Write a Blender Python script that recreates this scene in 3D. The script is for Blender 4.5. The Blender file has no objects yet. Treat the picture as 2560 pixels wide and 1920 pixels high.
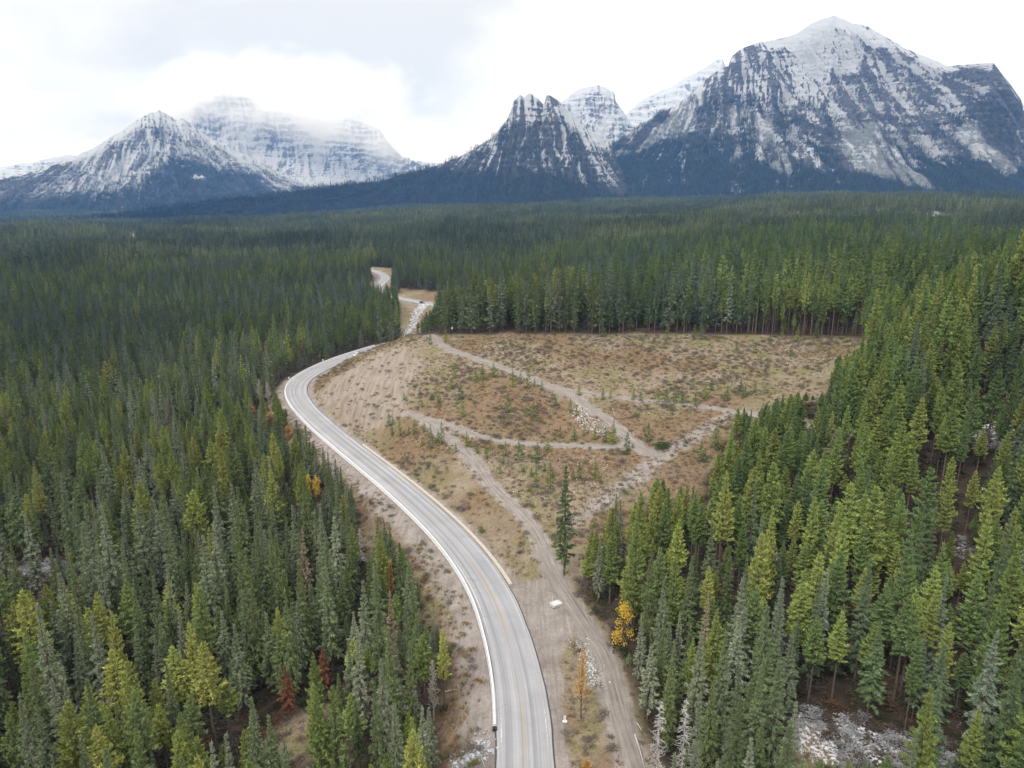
import bpy, math, random
import numpy as np
from mathutils import Vector, Matrix, Euler

R = math.radians
random.seed(7)
rng = np.random.default_rng(11)
scene = bpy.context.scene
COL = scene.collection

# ------------------------------------------------------------------ camera
FOC, PITCH, CAMH = 1838.0, R(14.9), 80.0
cam_data = bpy.data.cameras.new('camera')
cam_data.sensor_fit = 'HORIZONTAL'
cam_data.angle = 2 * math.atan(1280 / FOC)
cam_data.clip_start, cam_data.clip_end = 1.0, 60000
cam = bpy.data.objects.new('camera', cam_data)
COL.objects.link(cam)
cam.location = (0, 0, CAMH)
cam.rotation_euler = (R(90) - PITCH, 0, 0)
scene.camera = cam

# ------------------------------------------------------------------ sky, sun, exposure
SUN_EL, SUN_AZ = R(48), R(215)          # azimuth clockwise from +Y: behind the camera, to the left
world = bpy.data.worlds.new('World')
scene.world = world
world.use_nodes = True
wn, wl = world.node_tree.nodes, world.node_tree.links
wn.clear()


def node(nodes, kind, **kw):
    n = nodes.new(kind)
    for k, v in kw.items():
        if k == 'inp':
            for a, b in v.items():
                n.inputs[a].default_value = b
        else:
            setattr(n, k, v)
    return n


w_out = node(wn, 'ShaderNodeOutputWorld')
w_bg = node(wn, 'ShaderNodeBackground', inp={'Strength': 0.1})
w_sky = node(wn, 'ShaderNodeTexSky', sky_type='NISHITA', sun_disc=False, sun_elevation=SUN_EL, sun_rotation=SUN_AZ)
w_tc = node(wn, 'ShaderNodeTexCoord')
w_sep = node(wn, 'ShaderNodeSeparateXYZ')
w_zz = node(wn, 'ShaderNodeMath', operation='MAXIMUM', inp={1: 0.0})
w_za = node(wn, 'ShaderNodeMath', operation='ADD', inp={1: 0.22})
w_dx = node(wn, 'ShaderNodeMath', operation='DIVIDE')
w_dy = node(wn, 'ShaderNodeMath', operation='DIVIDE')
w_cmb = node(wn, 'ShaderNodeCombineXYZ', inp={'Z': 3.7})
w_n1 = node(wn, 'ShaderNodeTexNoise', inp={'Scale': 1.15, 'Detail': 7.0, 'Roughness': 0.52, 'Distortion': 0.3})
w_rmp = node(wn, 'ShaderNodeValToRGB')
e = w_rmp.color_ramp.elements
e[0].position, e[0].color = 0.12, (0.60, 0.608, 0.625, 1)
e[1].position, e[1].color = 0.58, (1.02, 1.02, 1.025, 1)
w_cl = node(wn, 'ShaderNodeVectorMath', operation='SCALE', inp={'Scale': 10.0})
w_mix = node(wn, 'ShaderNodeMixRGB', inp={'Fac': 0.965})
wl.new(w_tc.outputs['Generated'], w_sep.inputs[0])
wl.new(w_sep.outputs['Z'], w_zz.inputs[0])
wl.new(w_zz.outputs[0], w_za.inputs[0])
wl.new(w_sep.outputs['X'], w_dx.inputs[0]); wl.new(w_za.outputs[0], w_dx.inputs[1])
wl.new(w_sep.outputs['Y'], w_dy.inputs[0]); wl.new(w_za.outputs[0], w_dy.inputs[1])
wl.new(w_dx.outputs[0], w_cmb.inputs['X']); wl.new(w_dy.outputs[0], w_cmb.inputs['Y'])
wl.new(w_cmb.outputs[0], w_n1.inputs['Vector'])
# a heavier grey bank of cloud hangs over the left-hand mountains
bank_dir = Vector((-.27, .94, .185)).normalized()
w_nv = node(wn, 'ShaderNodeVectorMath', operation='MULTIPLY_ADD', inp={1: (.30, .30, .22)})
w_nn = node(wn, 'ShaderNodeTexNoise', inp={'Scale': 5.0, 'Detail': 6.0, 'Roughness': 0.55})
w_sub = node(wn, 'ShaderNodeVectorMath', operation='SUBTRACT', inp={1: bank_dir})
w_str = node(wn, 'ShaderNodeVectorMath', operation='MULTIPLY', inp={1: (1.0, 1.0, 1.7)})
w_len = node(wn, 'ShaderNodeVectorMath', operation='LENGTH')
w_mr = node(wn, 'ShaderNodeMapRange', interpolation_type='SMOOTHSTEP', inp={'From Min': 0.46, 'From Max': 0.10, 'To Min': 0.0, 'To Max': 0.32})
w_dn = node(wn, 'ShaderNodeMath', operation='SUBTRACT')
w_nc = node(wn, 'ShaderNodeVectorMath', operation='SUBTRACT', inp={1: (.5, .5, .5)})
wl.new(w_tc.outputs['Generated'], w_nn.inputs['Vector'])
wl.new(w_nn.outputs['Color'], w_nc.inputs[0])
wl.new(w_nc.outputs[0], w_nv.inputs[0])
wl.new(w_tc.outputs['Generated'], w_nv.inputs[2])
wl.new(w_nv.outputs[0], w_sub.inputs[0])
wl.new(w_sub.outputs[0], w_str.inputs[0])
wl.new(w_str.outputs[0], w_len.inputs[0])
wl.new(w_len.outputs['Value'], w_mr.inputs['Value'])
wl.new(w_n1.outputs['Fac'], w_dn.inputs[0])
wl.new(w_mr.outputs[0], w_dn.inputs[1])
wl.new(w_dn.outputs[0], w_rmp.inputs['Fac'])
w_up = node(wn, 'ShaderNodeMath', operation='MULTIPLY_ADD', inp={1: 0.80, 2: 0.60})   # an overcast sky is brightest overhead
w_upm = node(wn, 'ShaderNodeVectorMath', operation='SCALE')
wl.new(w_zz.outputs[0], w_up.inputs[0])
wl.new(w_rmp.outputs['Color'], w_upm.inputs[0])
wl.new(w_up.outputs[0], w_upm.inputs['Scale'])
wl.new(w_upm.outputs[0], w_cl.inputs[0])
wl.new(w_sky.outputs['Color'], w_mix.inputs['Color1'])
wl.new(w_cl.outputs[0], w_mix.inputs['Color2'])
wl.new(w_mix.outputs['Color'], w_bg.inputs['Color'])
wl.new(w_bg.outputs[0], w_out.inputs['Surface'])

sun_d = bpy.data.lights.new('sun', 'SUN')
sun_d.energy, sun_d.angle, sun_d.color = 1.3, R(14), (1.0, 0.965, 0.92)
sun = bpy.data.objects.new('sun', sun_d)
COL.objects.link(sun)
sun_dir = Vector((math.sin(SUN_AZ) * math.cos(SUN_EL), math.cos(SUN_AZ) * math.cos(SUN_EL), math.sin(SUN_EL)))
sun.rotation_euler = (-sun_dir).to_track_quat('-Z', 'Y').to_euler()
sun.location = (0, 0, 300)

scene.view_settings.view_transform = 'Standard'
scene.view_settings.look = 'None'
scene.view_settings.gamma = 1
scene.view_settings.exposure = 0.88
scene.view_settings.use_curve_mapping = False
cy = scene.cycles
cy.use_denoising = True
cy.max_bounces = 8
cy.diffuse_bounces = 2
cy.glossy_bounces = 2
cy.transmission_bounces = 3
cy.volume_bounces = 6
cy.transparent_max_bounces = 8
cy.volume_step_rate = 1.0
cy.volume_max_steps = 128

# ------------------------------------------------------------------ pixel <-> place helpers (2560 x 1920 photograph pixels)
SP, CP = math.sin(PITCH), math.cos(PITCH)


def ray(px, py):
    a = (np.asarray(px, float) - 1280) / FOC
    b = (960 - np.asarray(py, float)) / FOC
    return a, CP + SP * b, -SP + CP * b


def at_plane(px, py, z):
    dx, dy, dz = ray(px, py)
    t = (np.asarray(z, float) - CAMH) / dz
    return dx * t, dy * t


def at_dist(px, py, d):
    dx, dy, dz = ray(px, py)
    t = d / np.hypot(dx, dy)
    return np.stack([dx * t, dy * t, CAMH + dz * t], -1)


def to_px(x, y, z):
    z = np.asarray(z, float) - CAMH
    dep = np.maximum(y * CP - z * SP, 0.01)
    up = y * SP + z * CP
    return 1280 + FOC * x / dep, 960 - FOC * up / dep


# ------------------------------------------------------------------ noise
_T = [np.random.default_rng(100 + k).random((256, 256)) for k in range(12)]


def vnoise(x, y, k=0):
    t = _T[k % 12]
    xi, yi = np.floor(x).astype(int), np.floor(y).astype(int)
    fx, fy = x - xi, y - yi
    fx, fy = fx * fx * (3 - 2 * fx), fy * fy * (3 - 2 * fy)
    a, b = xi & 255, (xi + 1) & 255
    c, d = yi & 255, (yi + 1) & 255
    return (t[a, c] * (1 - fx) + t[b, c] * fx) * (1 - fy) + (t[a, d] * (1 - fx) + t[b, d] * fx) * fy


def fbm(x, y, k=0, octv=4, gain=0.5):
    s, a, tot = 0, 1.0, 0
    for i in range(octv):
        s = s + a * vnoise(x * 2 ** i + 17.3 * i, y * 2 ** i - 9.1 * i, k + i)
        tot += a
        a *= gain
    return s / tot


def ridged(x, y, k=0, octv=4, gain=0.5):
    s, a, tot = 0, 1.0, 0
    for i in range(octv):
        s = s + a * (1 - np.abs(2 * vnoise(x * 2 ** i + 31.7 * i, y * 2 ** i + 5.3 * i, k + i) - 1))
        tot += a
        a *= gain
    return s / tot


def sstep(a, b, x):
    t = np.clip((x - a) / (b - a), 0, 1)      # also runs downwards when b < a
    return t * t * (3 - 2 * t)


def resample(pts, step):
    p = np.asarray(pts, float)
    for _ in range(3):                                   # corner cutting
        q = np.empty((2 * len(p), p.shape[1]))
        q[0], q[-1] = p[0], p[-1]
        q[1:-1:2] = .75 * p[:-1] + .25 * p[1:]
        q[2:-1:2] = .25 * p[:-1] + .75 * p[1:]
        p = q
    s = np.r_[0, np.cumsum(np.hypot(*np.diff(p[:, :2], axis=0).T))]
    n = max(2, int(s[-1] / step) + 1)
    u = np.linspace(0, s[-1], n)
    return np.stack([np.interp(u, s, p[:, i]) for i in range(p.shape[1])], 1)


def inpoly(x, y, poly):
    x, y = np.asarray(x, float), np.asarray(y, float)
    inside = np.zeros(np.broadcast(x, y).shape, bool)
    p = np.asarray(poly, float)
    for (x1, y1), (x2, y2) in zip(p, np.roll(p, -1, 0)):
        if y1 == y2:
            continue
        c = ((y1 > y) != (y2 > y)) & (x < (x2 - x1) * (y - y1) / (y2 - y1) + x1)
        inside ^= c
    return inside


# ------------------------------------------------------------------ the road's course (traced edges, on the road's own level)
ROAD_L = [(1242, 1960), (1243, 1820), (1240, 1720), (1227, 1634), (1186, 1504), (1121, 1382), (1037, 1296), (948, 1217), (848, 1137),
          (764, 1062), (719, 1008), (712, 973), (724, 950), (764, 926), (814, 903), (878, 883), (958, 863)]
ROAD_R = [(1386, 1960), (1384, 1880), (1375, 1764), (1340, 1617), (1290, 1478), (1269, 1452), (1160, 1317), (1008, 1187), (898, 1107),
          (824, 1050), (774, 1003), (763, 978), (769, 958), (789, 941), (839, 916), (898, 891), (958, 869)]
pl = resample(np.stack(at_plane(*zip(*ROAD_L), 0.0), 1), 1.0)
pr = resample(np.stack(at_plane(*zip(*ROAD_R), 0.0), 1), 1.0)
k = 80
mid = [(pl[int(i * (len(pl) - 1) / k)] + pr[int(i * (len(pr) - 1) / k)]) / 2 for i in range(k + 1)]
far_px = [(1040, 849), (1110, 834), (1165, 815), (1190, 795), (1160, 777), (1075, 760), (995, 746), (950, 735), (937, 722), (952, 708),
          (966, 697), (957, 686), (932, 676), (890, 668), (830, 662)]
far_xy = np.stack(at_plane(*zip(*far_px), 0.0), 1)
d0 = mid[0] - mid[3]
d0 /= np.hypot(*d0)
ROAD = resample([mid[0] + d0 * 120, mid[0] + d0 * 60, mid[0] + d0 * 20] + mid[::2] + list(far_xy), 1.0)
for _ in range(40):
    ROAD[1:-1] = .5 * ROAD[1:-1] + .25 * (ROAD[:-2] + ROAD[2:])
HW = 4.15                                                # half the paved width

# ------------------------------------------------------------------ the lie of the land
CTRL = [
    # clearing: bench along the forest edge, bank down to the bend
    (1000, 845, 15), (1030, 842, 18), (1095, 848, 19), (1200, 840, 20), (1400, 838, 21), (1650, 838, 22), (1900, 838, 23), (2160, 838, 25),
    (1137, 881, 18), (1296, 933, 15), (1420, 985, 12.5), (1520, 1052, 10), (1640, 1140, 8), (1470, 983, 13), (1700, 1008, 13.5), (1835, 1027, 14.5),
    (1022, 1031, 8), (1092, 1077, 6.6), (1197, 1167, 4.4), (1316, 1300, 2.6), (1394, 1460, 1.2), (1451, 1547, .7), (1529, 1720, .4), (1577, 1903, .2),
    (1137, 1065, 7), (1241, 1102, 6.6), (1420, 1113, 7), (1560, 1117, 7.6), (900, 930, 10), (960, 960, 11), (1100, 960, 13), (1250, 1000, 12),
    (1200, 1050, 8.6), (1400, 1050, 9.5), (850, 1000, 4.5), (950, 1070, 4.0), (1050, 1150, 3.0), (1130, 1230, 2.2), (1250, 1180, 3.6), (1400, 1220, 4.2),
    (1500, 1230, 4.6), (1500, 1330, 2.2), (1620, 1250, 4), (1560, 900, 18), (1800, 900, 20), (1980, 930, 20),
    # right-hand forest
    (1750, 1250, 5), (1850, 1180, 9), (2000, 1100, 14), (2200, 1000, 21), (2250, 880, 28), (2500, 900, 36), (2500, 1100, 24), (2500, 1400, 10),
    (2100, 1400, 6), (1800, 1500, 2), (2300, 1700, 3), (1900, 1850, 0), (1650, 1700, 0), (2500, 1900, 3), (2560, 800, 46), (2400, 840, 36),
    # left of the road
    (1150, 1850, -2.2), (1120, 1700, -2.2), (1080, 1560, -2.0), (980, 1400, -2.0), (850, 1250, -2.2), (740, 1120, -2.4), (660, 1000, -2.4),
    (1000, 1850, -4), (800, 1800, -5), (500, 1800, -5), (100, 1850, -4), (100, 1500, -5), (500, 1500, -6), (800, 1450, -5), (600, 1200, -6),
    (300, 1200, -7), (0, 1200, -7), (500, 1000, -6), (200, 1000, -8), (0, 950, -8), (600, 920, -3), (750, 860, -2), (850, 840, -2),
]
c = np.array(CTRL, float)
cxy = np.stack(at_plane(c[:, 0], c[:, 1], c[:, 2]), 1)
cz = c[:, 2]


def z_far(x, y):
    """Gently rolling valley floor, higher towards the right and the mountains."""
    d = np.hypot(x, y)
    az = np.clip(x / np.maximum(y, 1), -1.5, 1.5)
    base = -6 + 34 * sstep(-.05, .55, az) * sstep(300, 1500, d) + 14 * sstep(1200, 3200, d) * sstep(-.35, .1, az)
    base = base - 52 * sstep(.12, -.62, az) * sstep(500, 3200, d)
    return base + (fbm(x / 380 + 3.1, y / 300 + 8.2, 2, 3) - .5) * 62 * sstep(350, 1100, d) * (1 - .5 * sstep(2200, 3600, d))


ex = [(-25, 352, 13), (10, 350, 17), (70, 360, 20), (150, 370, 24), (230, 400, 30), (330, 380, 40), (20, 420, 6), (80, 450, 13), (160, 480, 20), (-40, 455, -3),
      (-62, 470, -7), (-66, 430, -6), (-95, 440, -2), (-150, 440, -3), (0, 500, 2), (-90, 540, 1), (-20, 580, 3), (-130, 600, 0), (-60, 640, 2), (60, 600, 8),
      (-120, 700, 0), (-200, 560, -4), (-260, 450, -6), (-330, 300, -8), (-250, 300, -7), (-300, 150, -6), (-120, 20, -3), (0, 10, -2), (120, 20, 0), (260, 120, 12),
      (330, 250, 30), (-300, 20, -5), (330, 20, 8), (-60, 10, -3), (60, 10, -1)]
for x in np.linspace(-400, 400, 7):
    ex.append((x, 900, float(z_far(np.array(x), np.array(900.)))))
for y in (300, 500, 700):
    for x in (-430, 430):
        ex.append((x, y, float(z_far(np.array(float(x)), np.array(float(y)))) + (22 if x > 0 else 0)))
ex = np.array(ex, float)
rp = ROAD[5::18]
PX = np.r_[cxy, ex[:, :2], rp]
PZ = np.r_[cz, ex[:, 2], np.zeros(len(rp))]


def tps(r2):
    return .5 * r2 * np.log(r2 + 1e-6)


_r2 = ((PX[:, None] - PX[None]) ** 2).sum(-1) / 1e4
_A = np.zeros((len(PX) + 3,) * 2)
_A[:len(PX), :len(PX)] = tps(_r2) + np.eye(len(PX)) * 2e-4
_A[:len(PX), -3] = _A[-3, :len(PX)] = 1
_A[:len(PX), -2:] = PX / 100
_A[-2:, :len(PX)] = PX.T / 100
_w = np.linalg.solve(_A, np.r_[PZ, 0, 0, 0])
# one-metre maps of the near ground
X0, X1, Y0, Y1 = -450, 450, -60, 960
gx, gy = np.arange(X0, X1 + 1.), np.arange(Y0, Y1 + 1.)
cgx, cgy = np.arange(X0, X1 + 6., 6), np.arange(Y0, Y1 + 6., 6)
_cx, _cy = np.meshgrid(cgx, cgy, indexing='ij')
_z = np.zeros(_cx.shape)
for i in range(_cx.shape[0]):
    q = np.stack([_cx[i], _cy[i]], 1)
    _z[i] = tps(((q[:, None] - PX[None]) ** 2).sum(-1) / 1e4) @ _w[:-3] + _w[-3] + q @ _w[-2:] / 100


def bil(m, x, y, x0=X0, y0=Y0, s=1.0):
    u = np.clip((x - x0) / s, 0, m.shape[0] - 1.001)
    v = np.clip((y - y0) / s, 0, m.shape[1] - 1.001)
    i, j = u.astype(int), v.astype(int)
    fu, fv = u - i, v - j
    return (m[i, j] * (1 - fu) + m[i + 1, j] * fu) * (1 - fv) + (m[i, j + 1] * (1 - fu) + m[i + 1, j + 1] * fu) * fv


GX, GY = np.meshgrid(gx, gy, indexing='ij')


def cubic1(m, n, s):                                     # smooth upsampling along axis 0
    u = np.arange(n) / s
    i = np.clip(u.astype(int), 0, m.shape[0] - 2)
    f = (u - i)[:, None]
    p0, p1, p2, p3 = m[np.maximum(i - 1, 0)], m[i], m[i + 1], m[np.minimum(i + 2, m.shape[0] - 1)]
    return p1 + .5 * f * (p2 - p0 + f * (2 * p0 - 5 * p1 + 4 * p2 - p3 + f * (3 * (p1 - p2) + p3 - p0)))


ZN = cubic1(cubic1(_z, len(gx), 6.).T, len(gy), 6.).T


def dist_map(line, rad):
    m = np.full(GX.shape, float(rad))
    for x, y in line:
        i0, i1 = int(max(0, x - X0 - rad)), int(min(len(gx), x - X0 + rad + 2))
        j0, j1 = int(max(0, y - Y0 - rad)), int(min(len(gy), y - Y0 + rad + 2))
        if i0 < i1 and j0 < j1:
            w = m[i0:i1, j0:j1]
            np.minimum(w, np.hypot(GX[i0:i1, j0:j1] - x, GY[i0:i1, j0:j1] - y), out=w)
    return m


D_ROAD = dist_map(ROAD, 40)
edge = np.minimum(np.minimum(GX - X0, X1 - GX) / 90, np.minimum(GY - Y0 + 300, Y1 - GY) / 200)
edge = sstep(0, 1, edge)
ZN = ZN * edge + z_far(GX, GY) * (1 - edge)
ZN = ZN * sstep(5.6, 15, D_ROAD) - .10 * (1 - sstep(5.6, 15, D_ROAD))


def hs(x, y):
    """Smooth ground height anywhere."""
    x, y = np.asarray(x, float), np.asarray(y, float)
    near = (x > X0) & (x < X1) & (y > Y0) & (y < Y1)
    return np.where(near, bil(ZN, x, y), z_far(x, y))


def ground(px, py):
    """Where the sight line through a pixel meets the ground."""
    dx, dy, dz = (np.atleast_1d(v) for v in ray(px, py))
    t = np.full(dx.shape, 40.)
    hit = np.zeros(dx.shape, bool)
    for _ in range(900):
        z = CAMH + dz * t
        hit |= z <= hs(dx * t, dy * t)
        t = np.where(hit, t, t + 1.0 + t * .002)
        if hit.all():
            break
    lo, hi = t - 1.0 - t * .003, t
    for _ in range(12):
        m = (lo + hi) / 2
        b = CAMH + dz * m <= hs(dx * m, dy * m)
        hi, lo = np.where(b, m, hi), np.where(b, lo, m)
    return dx * hi, dy * hi


def gpoly(pts):
    return np.stack(ground(*zip(*pts)), 1)


TRAILS_PX = [
    ([(1600, 1990), (1577, 1903), (1551, 1808), (1529, 1721), (1512, 1643), (1477, 1590), (1451, 1547), (1429, 1512), (1394, 1460), (1368, 1408), (1347, 1343),
      (1312, 1287), (1221, 1209), (1197, 1167), (1142, 1107), (1092, 1077), (1062, 1048), (1023, 1032)], 1.5),
    ([(1064, 1046), (1087, 1050), (1137, 1065), (1177, 1085), (1241, 1102), (1321, 1111), (1420, 1113), (1560, 1117), (1600, 1119)], 1.25),
    ([(1075, 839), (1090, 846), (1097, 861), (1137, 881), (1222, 908), (1296, 933), (1356, 958), (1420, 985), (1475, 1018), (1520, 1052), (1565, 1090), (1604, 1122), (1646, 1143)], 1.75),
    ([(1362, 962), (1396, 971), (1470, 983), (1545, 993), (1700, 1008), (1835, 1027), (1950, 1047), (2118, 1083)], .85),
]
TRAILS = [(resample(gpoly(p), 1.0), w) for p, w in TRAILS_PX]
D_TRAIL = np.minimum.reduce([dist_map(t, 16) - w for t, w in TRAILS])
# benches cut for the trails
for t, w in TRAILS:
    zt = hs(t[:, 0], t[:, 1])
    for _ in range(60):
        zt[1:-1] = .5 * zt[1:-1] + .25 * (zt[:-2] + zt[2:])
    num, den = np.zeros(GX.shape), np.zeros(GX.shape)
    for (x, y), z in zip(t, zt):
        i, j = int(x - X0), int(y - Y0)
        sl = np.s_[max(0, i - 6):i + 8, max(0, j - 6):j + 8]
        g = np.exp(-((GX[sl] - x) ** 2 + (GY[sl] - y) ** 2) / 5.)
        num[sl] += g * z
        den[sl] += g
    zz = np.where(den > 1e-9, num / np.maximum(den, 1e-9), 0)
    f = 1 - sstep(w + .4, w + 3.2, dist_map(t, 16))
    ZN = ZN * (1 - f) + zz * f

# ------------------------------------------------------------------ what covers the ground
CLEARING = gpoly([(1395, 1990), (1392, 1900), (1385, 1764), (1350, 1617), (1300, 1478), (1279, 1452), (1170, 1317), (1018, 1187), (908, 1107), (834, 1050), (784, 1003), (773, 978), (779, 958),
                  (799, 941), (849, 918), (908, 893), (966, 868), (985, 853), (1005, 845), (1060, 839), (1200, 836), (1400, 836), (1700, 836), (1900, 838), (2000, 840), (2110, 842), (2090, 862), (2060, 890), (2035, 915), (2010, 945), (1960, 975),
                  (1905, 1010), (1850, 1050), (1815, 1100), (1780, 1160), (1755, 1225), (1700, 1262), (1610, 1285), (1540, 1310), (1475, 1370), (1440, 1420), (1450, 1470), (1485, 1530),
                  (1520, 1590), (1545, 1650), (1565, 1740), (1590, 1850), (1610, 1920), (1625, 1990)])
VERGE = gpoly([(1250, 1990), (1095, 1990), (1110, 1900), (1130, 1800), (1130, 1700), (1110, 1600), (1075, 1500), (1010, 1400), (920, 1310), (850, 1230), (785, 1150), (735, 1085), (700, 1030), (688, 985), (700, 960), (724, 940),
               (735, 960), (725, 1008), (770, 1062), (855, 1137), (955, 1217), (1045, 1296), (1130, 1382), (1195, 1504), (1235, 1634), (1250, 1750)])
APRON = gpoly([(1275, 1455), (1320, 1440), (1390, 1480), (1440, 1560), (1470, 1600), (1430, 1590), (1405, 1630), (1400, 1700), (1405, 1800), (1412, 1990), (1380, 1990), (1368, 1764), (1330, 1617), (1283, 1478)])
GAP = np.array([*np.stack(at_plane([1000, 1022, 1036, 1058, 1085, 1120, 1000], [866, 838, 834, 795, 768, 735, 722], [0, 12, 14, 0, 0, 0, 0]), 1)])
GAP2 = np.stack(at_plane([945, 980, 985, 915], [715, 725, 668, 664], 0.0), 1)


# outlines, as seen in the photograph, of the openings that no tree stands in front of
OPEN_VIEW = [[(1108, 1930), (1130, 1850), (1140, 1742), (1140, 1668), (1124, 1582), (1090, 1540), (1045, 1440), (1018, 1380), (984, 1318), (930, 1256), (895, 1225), (830, 1130), (778, 1068), (740, 1045), (708, 1010),
              (692, 978), (720, 950), (800, 905), (880, 878), (958, 860), (1000, 846), (1090, 838), (1300, 836), (2170, 838), (2145, 867), (2097, 883), (2076, 941), (2066, 977), (1977, 975), (1903, 1012), (1846, 1010), (1820, 1072),
              (1809, 1124), (1780, 1130), (1777, 1213), (1690, 1200), (1640, 1175), (1620, 1229), (1520, 1232), (1507, 1278), (1494, 1304), (1460, 1334), (1438, 1382), (1442, 1495), (1477, 1512), (1525, 1530), (1529, 1590), (1555, 1634),
              (1577, 1699), (1577, 1786), (1603, 1842), (1616, 1894), (1620, 1930)],
             [(1006, 860), (1002, 800), (998, 742), (1005, 727), (1060, 735), (1092, 740), (1082, 765), (1050, 790), (1026, 838)], [(926, 672), (975, 680), (976, 700), (955, 712), (938, 698)],
             [(2010, 1792), (2060, 1812), (2130, 1782), (2200, 1842), (2320, 1868), (2300, 1896), (2180, 1885), (2060, 1886), (1985, 1846)], [(0, 1428), (60, 1412), (130, 1420), (130, 1440), (40, 1456), (0, 1460)],
             [(2378, 1352), (2420, 1338), (2426, 1388), (2386, 1396)], [(2056, 1302), (2116, 1296), (2120, 1326), (2066, 1328)]]


def pmask(p, blur=1):
    m = inpoly(GX, GY, p).astype(float)
    for _ in range(blur):
        m[1:-1, 1:-1] = (m[1:-1, 1:-1] * 2 + m[:-2, 1:-1] + m[2:, 1:-1] + m[1:-1, :-2] + m[1:-1, 2:]) / 6
    return m


M_CLEAR, M_VERGE, M_APRON = pmask(CLEARING, 3), pmask(VERGE, 2), pmask(APRON, 3)
M_GAP = np.maximum(pmask(GAP, 1), pmask(GAP2, 1))
OPEN = np.maximum.reduce([M_CLEAR, M_VERGE, M_APRON, M_GAP, 1 - sstep(6.2, 7.6, D_ROAD), np.where(GY > 400, 1 - sstep(8, 12, D_ROAD), 0), 1 - sstep(1.2, 2.6, D_TRAIL)])
SNOW_SPOTS = [gpoly(p) for p in (
    [(1950, 1790), (2010, 1760), (2060, 1800), (2130, 1770), (2190, 1830), (2280, 1830), (2330, 1850), (2420, 1880), (2400, 1920), (2050, 1920), (1970, 1870)],
    [(2370, 1350), (2420, 1330), (2430, 1390), (2380, 1400)], [(0, 1420), (120, 1400), (330, 1415), (330, 1440), (120, 1440), (0, 1460)],
    [(540, 1350), (610, 1350), (610, 1385), (550, 1385)], [(2050, 1300), (2120, 1290), (2130, 1330), (2060, 1330)], [(2380, 1040), (2560, 1060), (2560, 1130), (2400, 1120)],
    [(1005, 1730), (1040, 1725), (1045, 1790), (1010, 1800)], [(1180, 834), (1340, 833), (1340, 843), (1190, 844)], [(1205, 858), (1310, 858), (1310, 892), (1215, 890)],
    [(600, 1210), (640, 1210), (640, 1230), (600, 1230)])]
M_SNOW = np.maximum.reduce([pmask(p, 3) * (.62 if 7 <= i <= 8 else 1) for i, p in enumerate(SNOW_SPOTS)])
CREEK = np.stack(at_plane([1008, 1050, 1075, 1048, 1030, 1003], [842, 800, 772, 772, 800, 842], [-4, -6, -3, -3, -6, -4]), 1)
M_SNOW = np.maximum(M_SNOW, pmask(CREEK, 3) * .7)
del _A, _r2

# ------------------------------------------------------------------ materials
def new_mat(name, rough=0.9, spec=0.15):
    m = bpy.data.materials.new(name)
    m.use_nodes = True
    nt = m.node_tree
    b = nt.nodes['Principled BSDF']
    b.inputs['Roughness'].default_value = rough
    b.inputs['Specular IOR Level'].default_value = spec
    return m, nt.nodes, nt.links, b


def noise(n, l, vec, scale, detail=4.0, rough=0.55, dist=0.0):
    t = node(n, 'ShaderNodeTexNoise', inp={'Scale': scale, 'Detail': detail, 'Roughness': rough, 'Distortion': dist})
    l.new(vec, t.inputs['Vector'])
    return t.outputs['Fac']


def mapping(n, l, vec, scale=(1, 1, 1), rot=(0, 0, 0)):
    t = node(n, 'ShaderNodeMapping', inp={'Scale': scale, 'Rotation': rot})
    l.new(vec, t.inputs['Vector'])
    return t.outputs[0]


def ramp(n, l, fac, stops):
    t = node(n, 'ShaderNodeValToRGB')
    el = t.color_ramp.elements
    while len(el) < len(stops):
        el.new(0.5)
    for e_, (p, c_) in zip(el, stops):
        e_.position = p
        e_.color = (*c_, 1) if len(c_) == 3 else c_
    l.new(fac, t.inputs['Fac'])
    return t.outputs['Color']


def g(v):
    return (v, v, v)


def mixc(n, l, fac, a, b, mode='MIX'):
    t = node(n, 'ShaderNodeMixRGB', blend_type=mode)
    for s, v in (('Fac', fac), ('Color1', a), ('Color2', b)):
        if isinstance(v, (int, float)):
            t.inputs[s].default_value = v
        elif isinstance(v, tuple):
            t.inputs[s].default_value = (*v, 1)
        else:
            l.new(v, t.inputs[s])
    return t.outputs['Color']


def mth(n, l, op, a, b=0.0, clamp=False):
    t = node(n, 'ShaderNodeMath', operation=op, use_clamp=clamp)
    for i, v in enumerate((a, b)):
        if isinstance(v, (int, float)):
            t.inputs[i].default_value = v
        else:
            l.new(v, t.inputs[i])
    return t.outputs[0]


def attr(n, name, kind='GEOMETRY', out='Fac'):
    return node(n, 'ShaderNodeAttribute', attribute_name=name, attribute_type=kind).outputs[out]


def bump(n, l, h, bsdf, strength=0.4, dist=0.2):
    t = node(n, 'ShaderNodeBump', inp={'Strength': strength, 'Distance': dist})
    l.new(h, t.inputs['Height'])
    l.new(t.outputs[0], bsdf.inputs['Normal'])


MATS = {}


def plain(name, col, rough=0.8, var=0.25, scale=3.0, spec=0.2, metal=0.0):
    """A colour with uneven wear."""
    m, n, l, b = new_mat(name, rough, spec)
    tc = node(n, 'ShaderNodeTexCoord').outputs['Object']
    f = noise(n, l, tc, scale, 5.0, 0.6)
    lo = tuple(c_ * (1 - var) for c_ in col)
    hi = tuple(min(1, c_ * (1 + var)) for c_ in col)
    l.new(ramp(n, l, f, [(0.3, lo), (0.7, hi)]), b.inputs['Base Color'])
    b.inputs['Metallic'].default_value = metal
    MATS[name] = m
    return m


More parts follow.
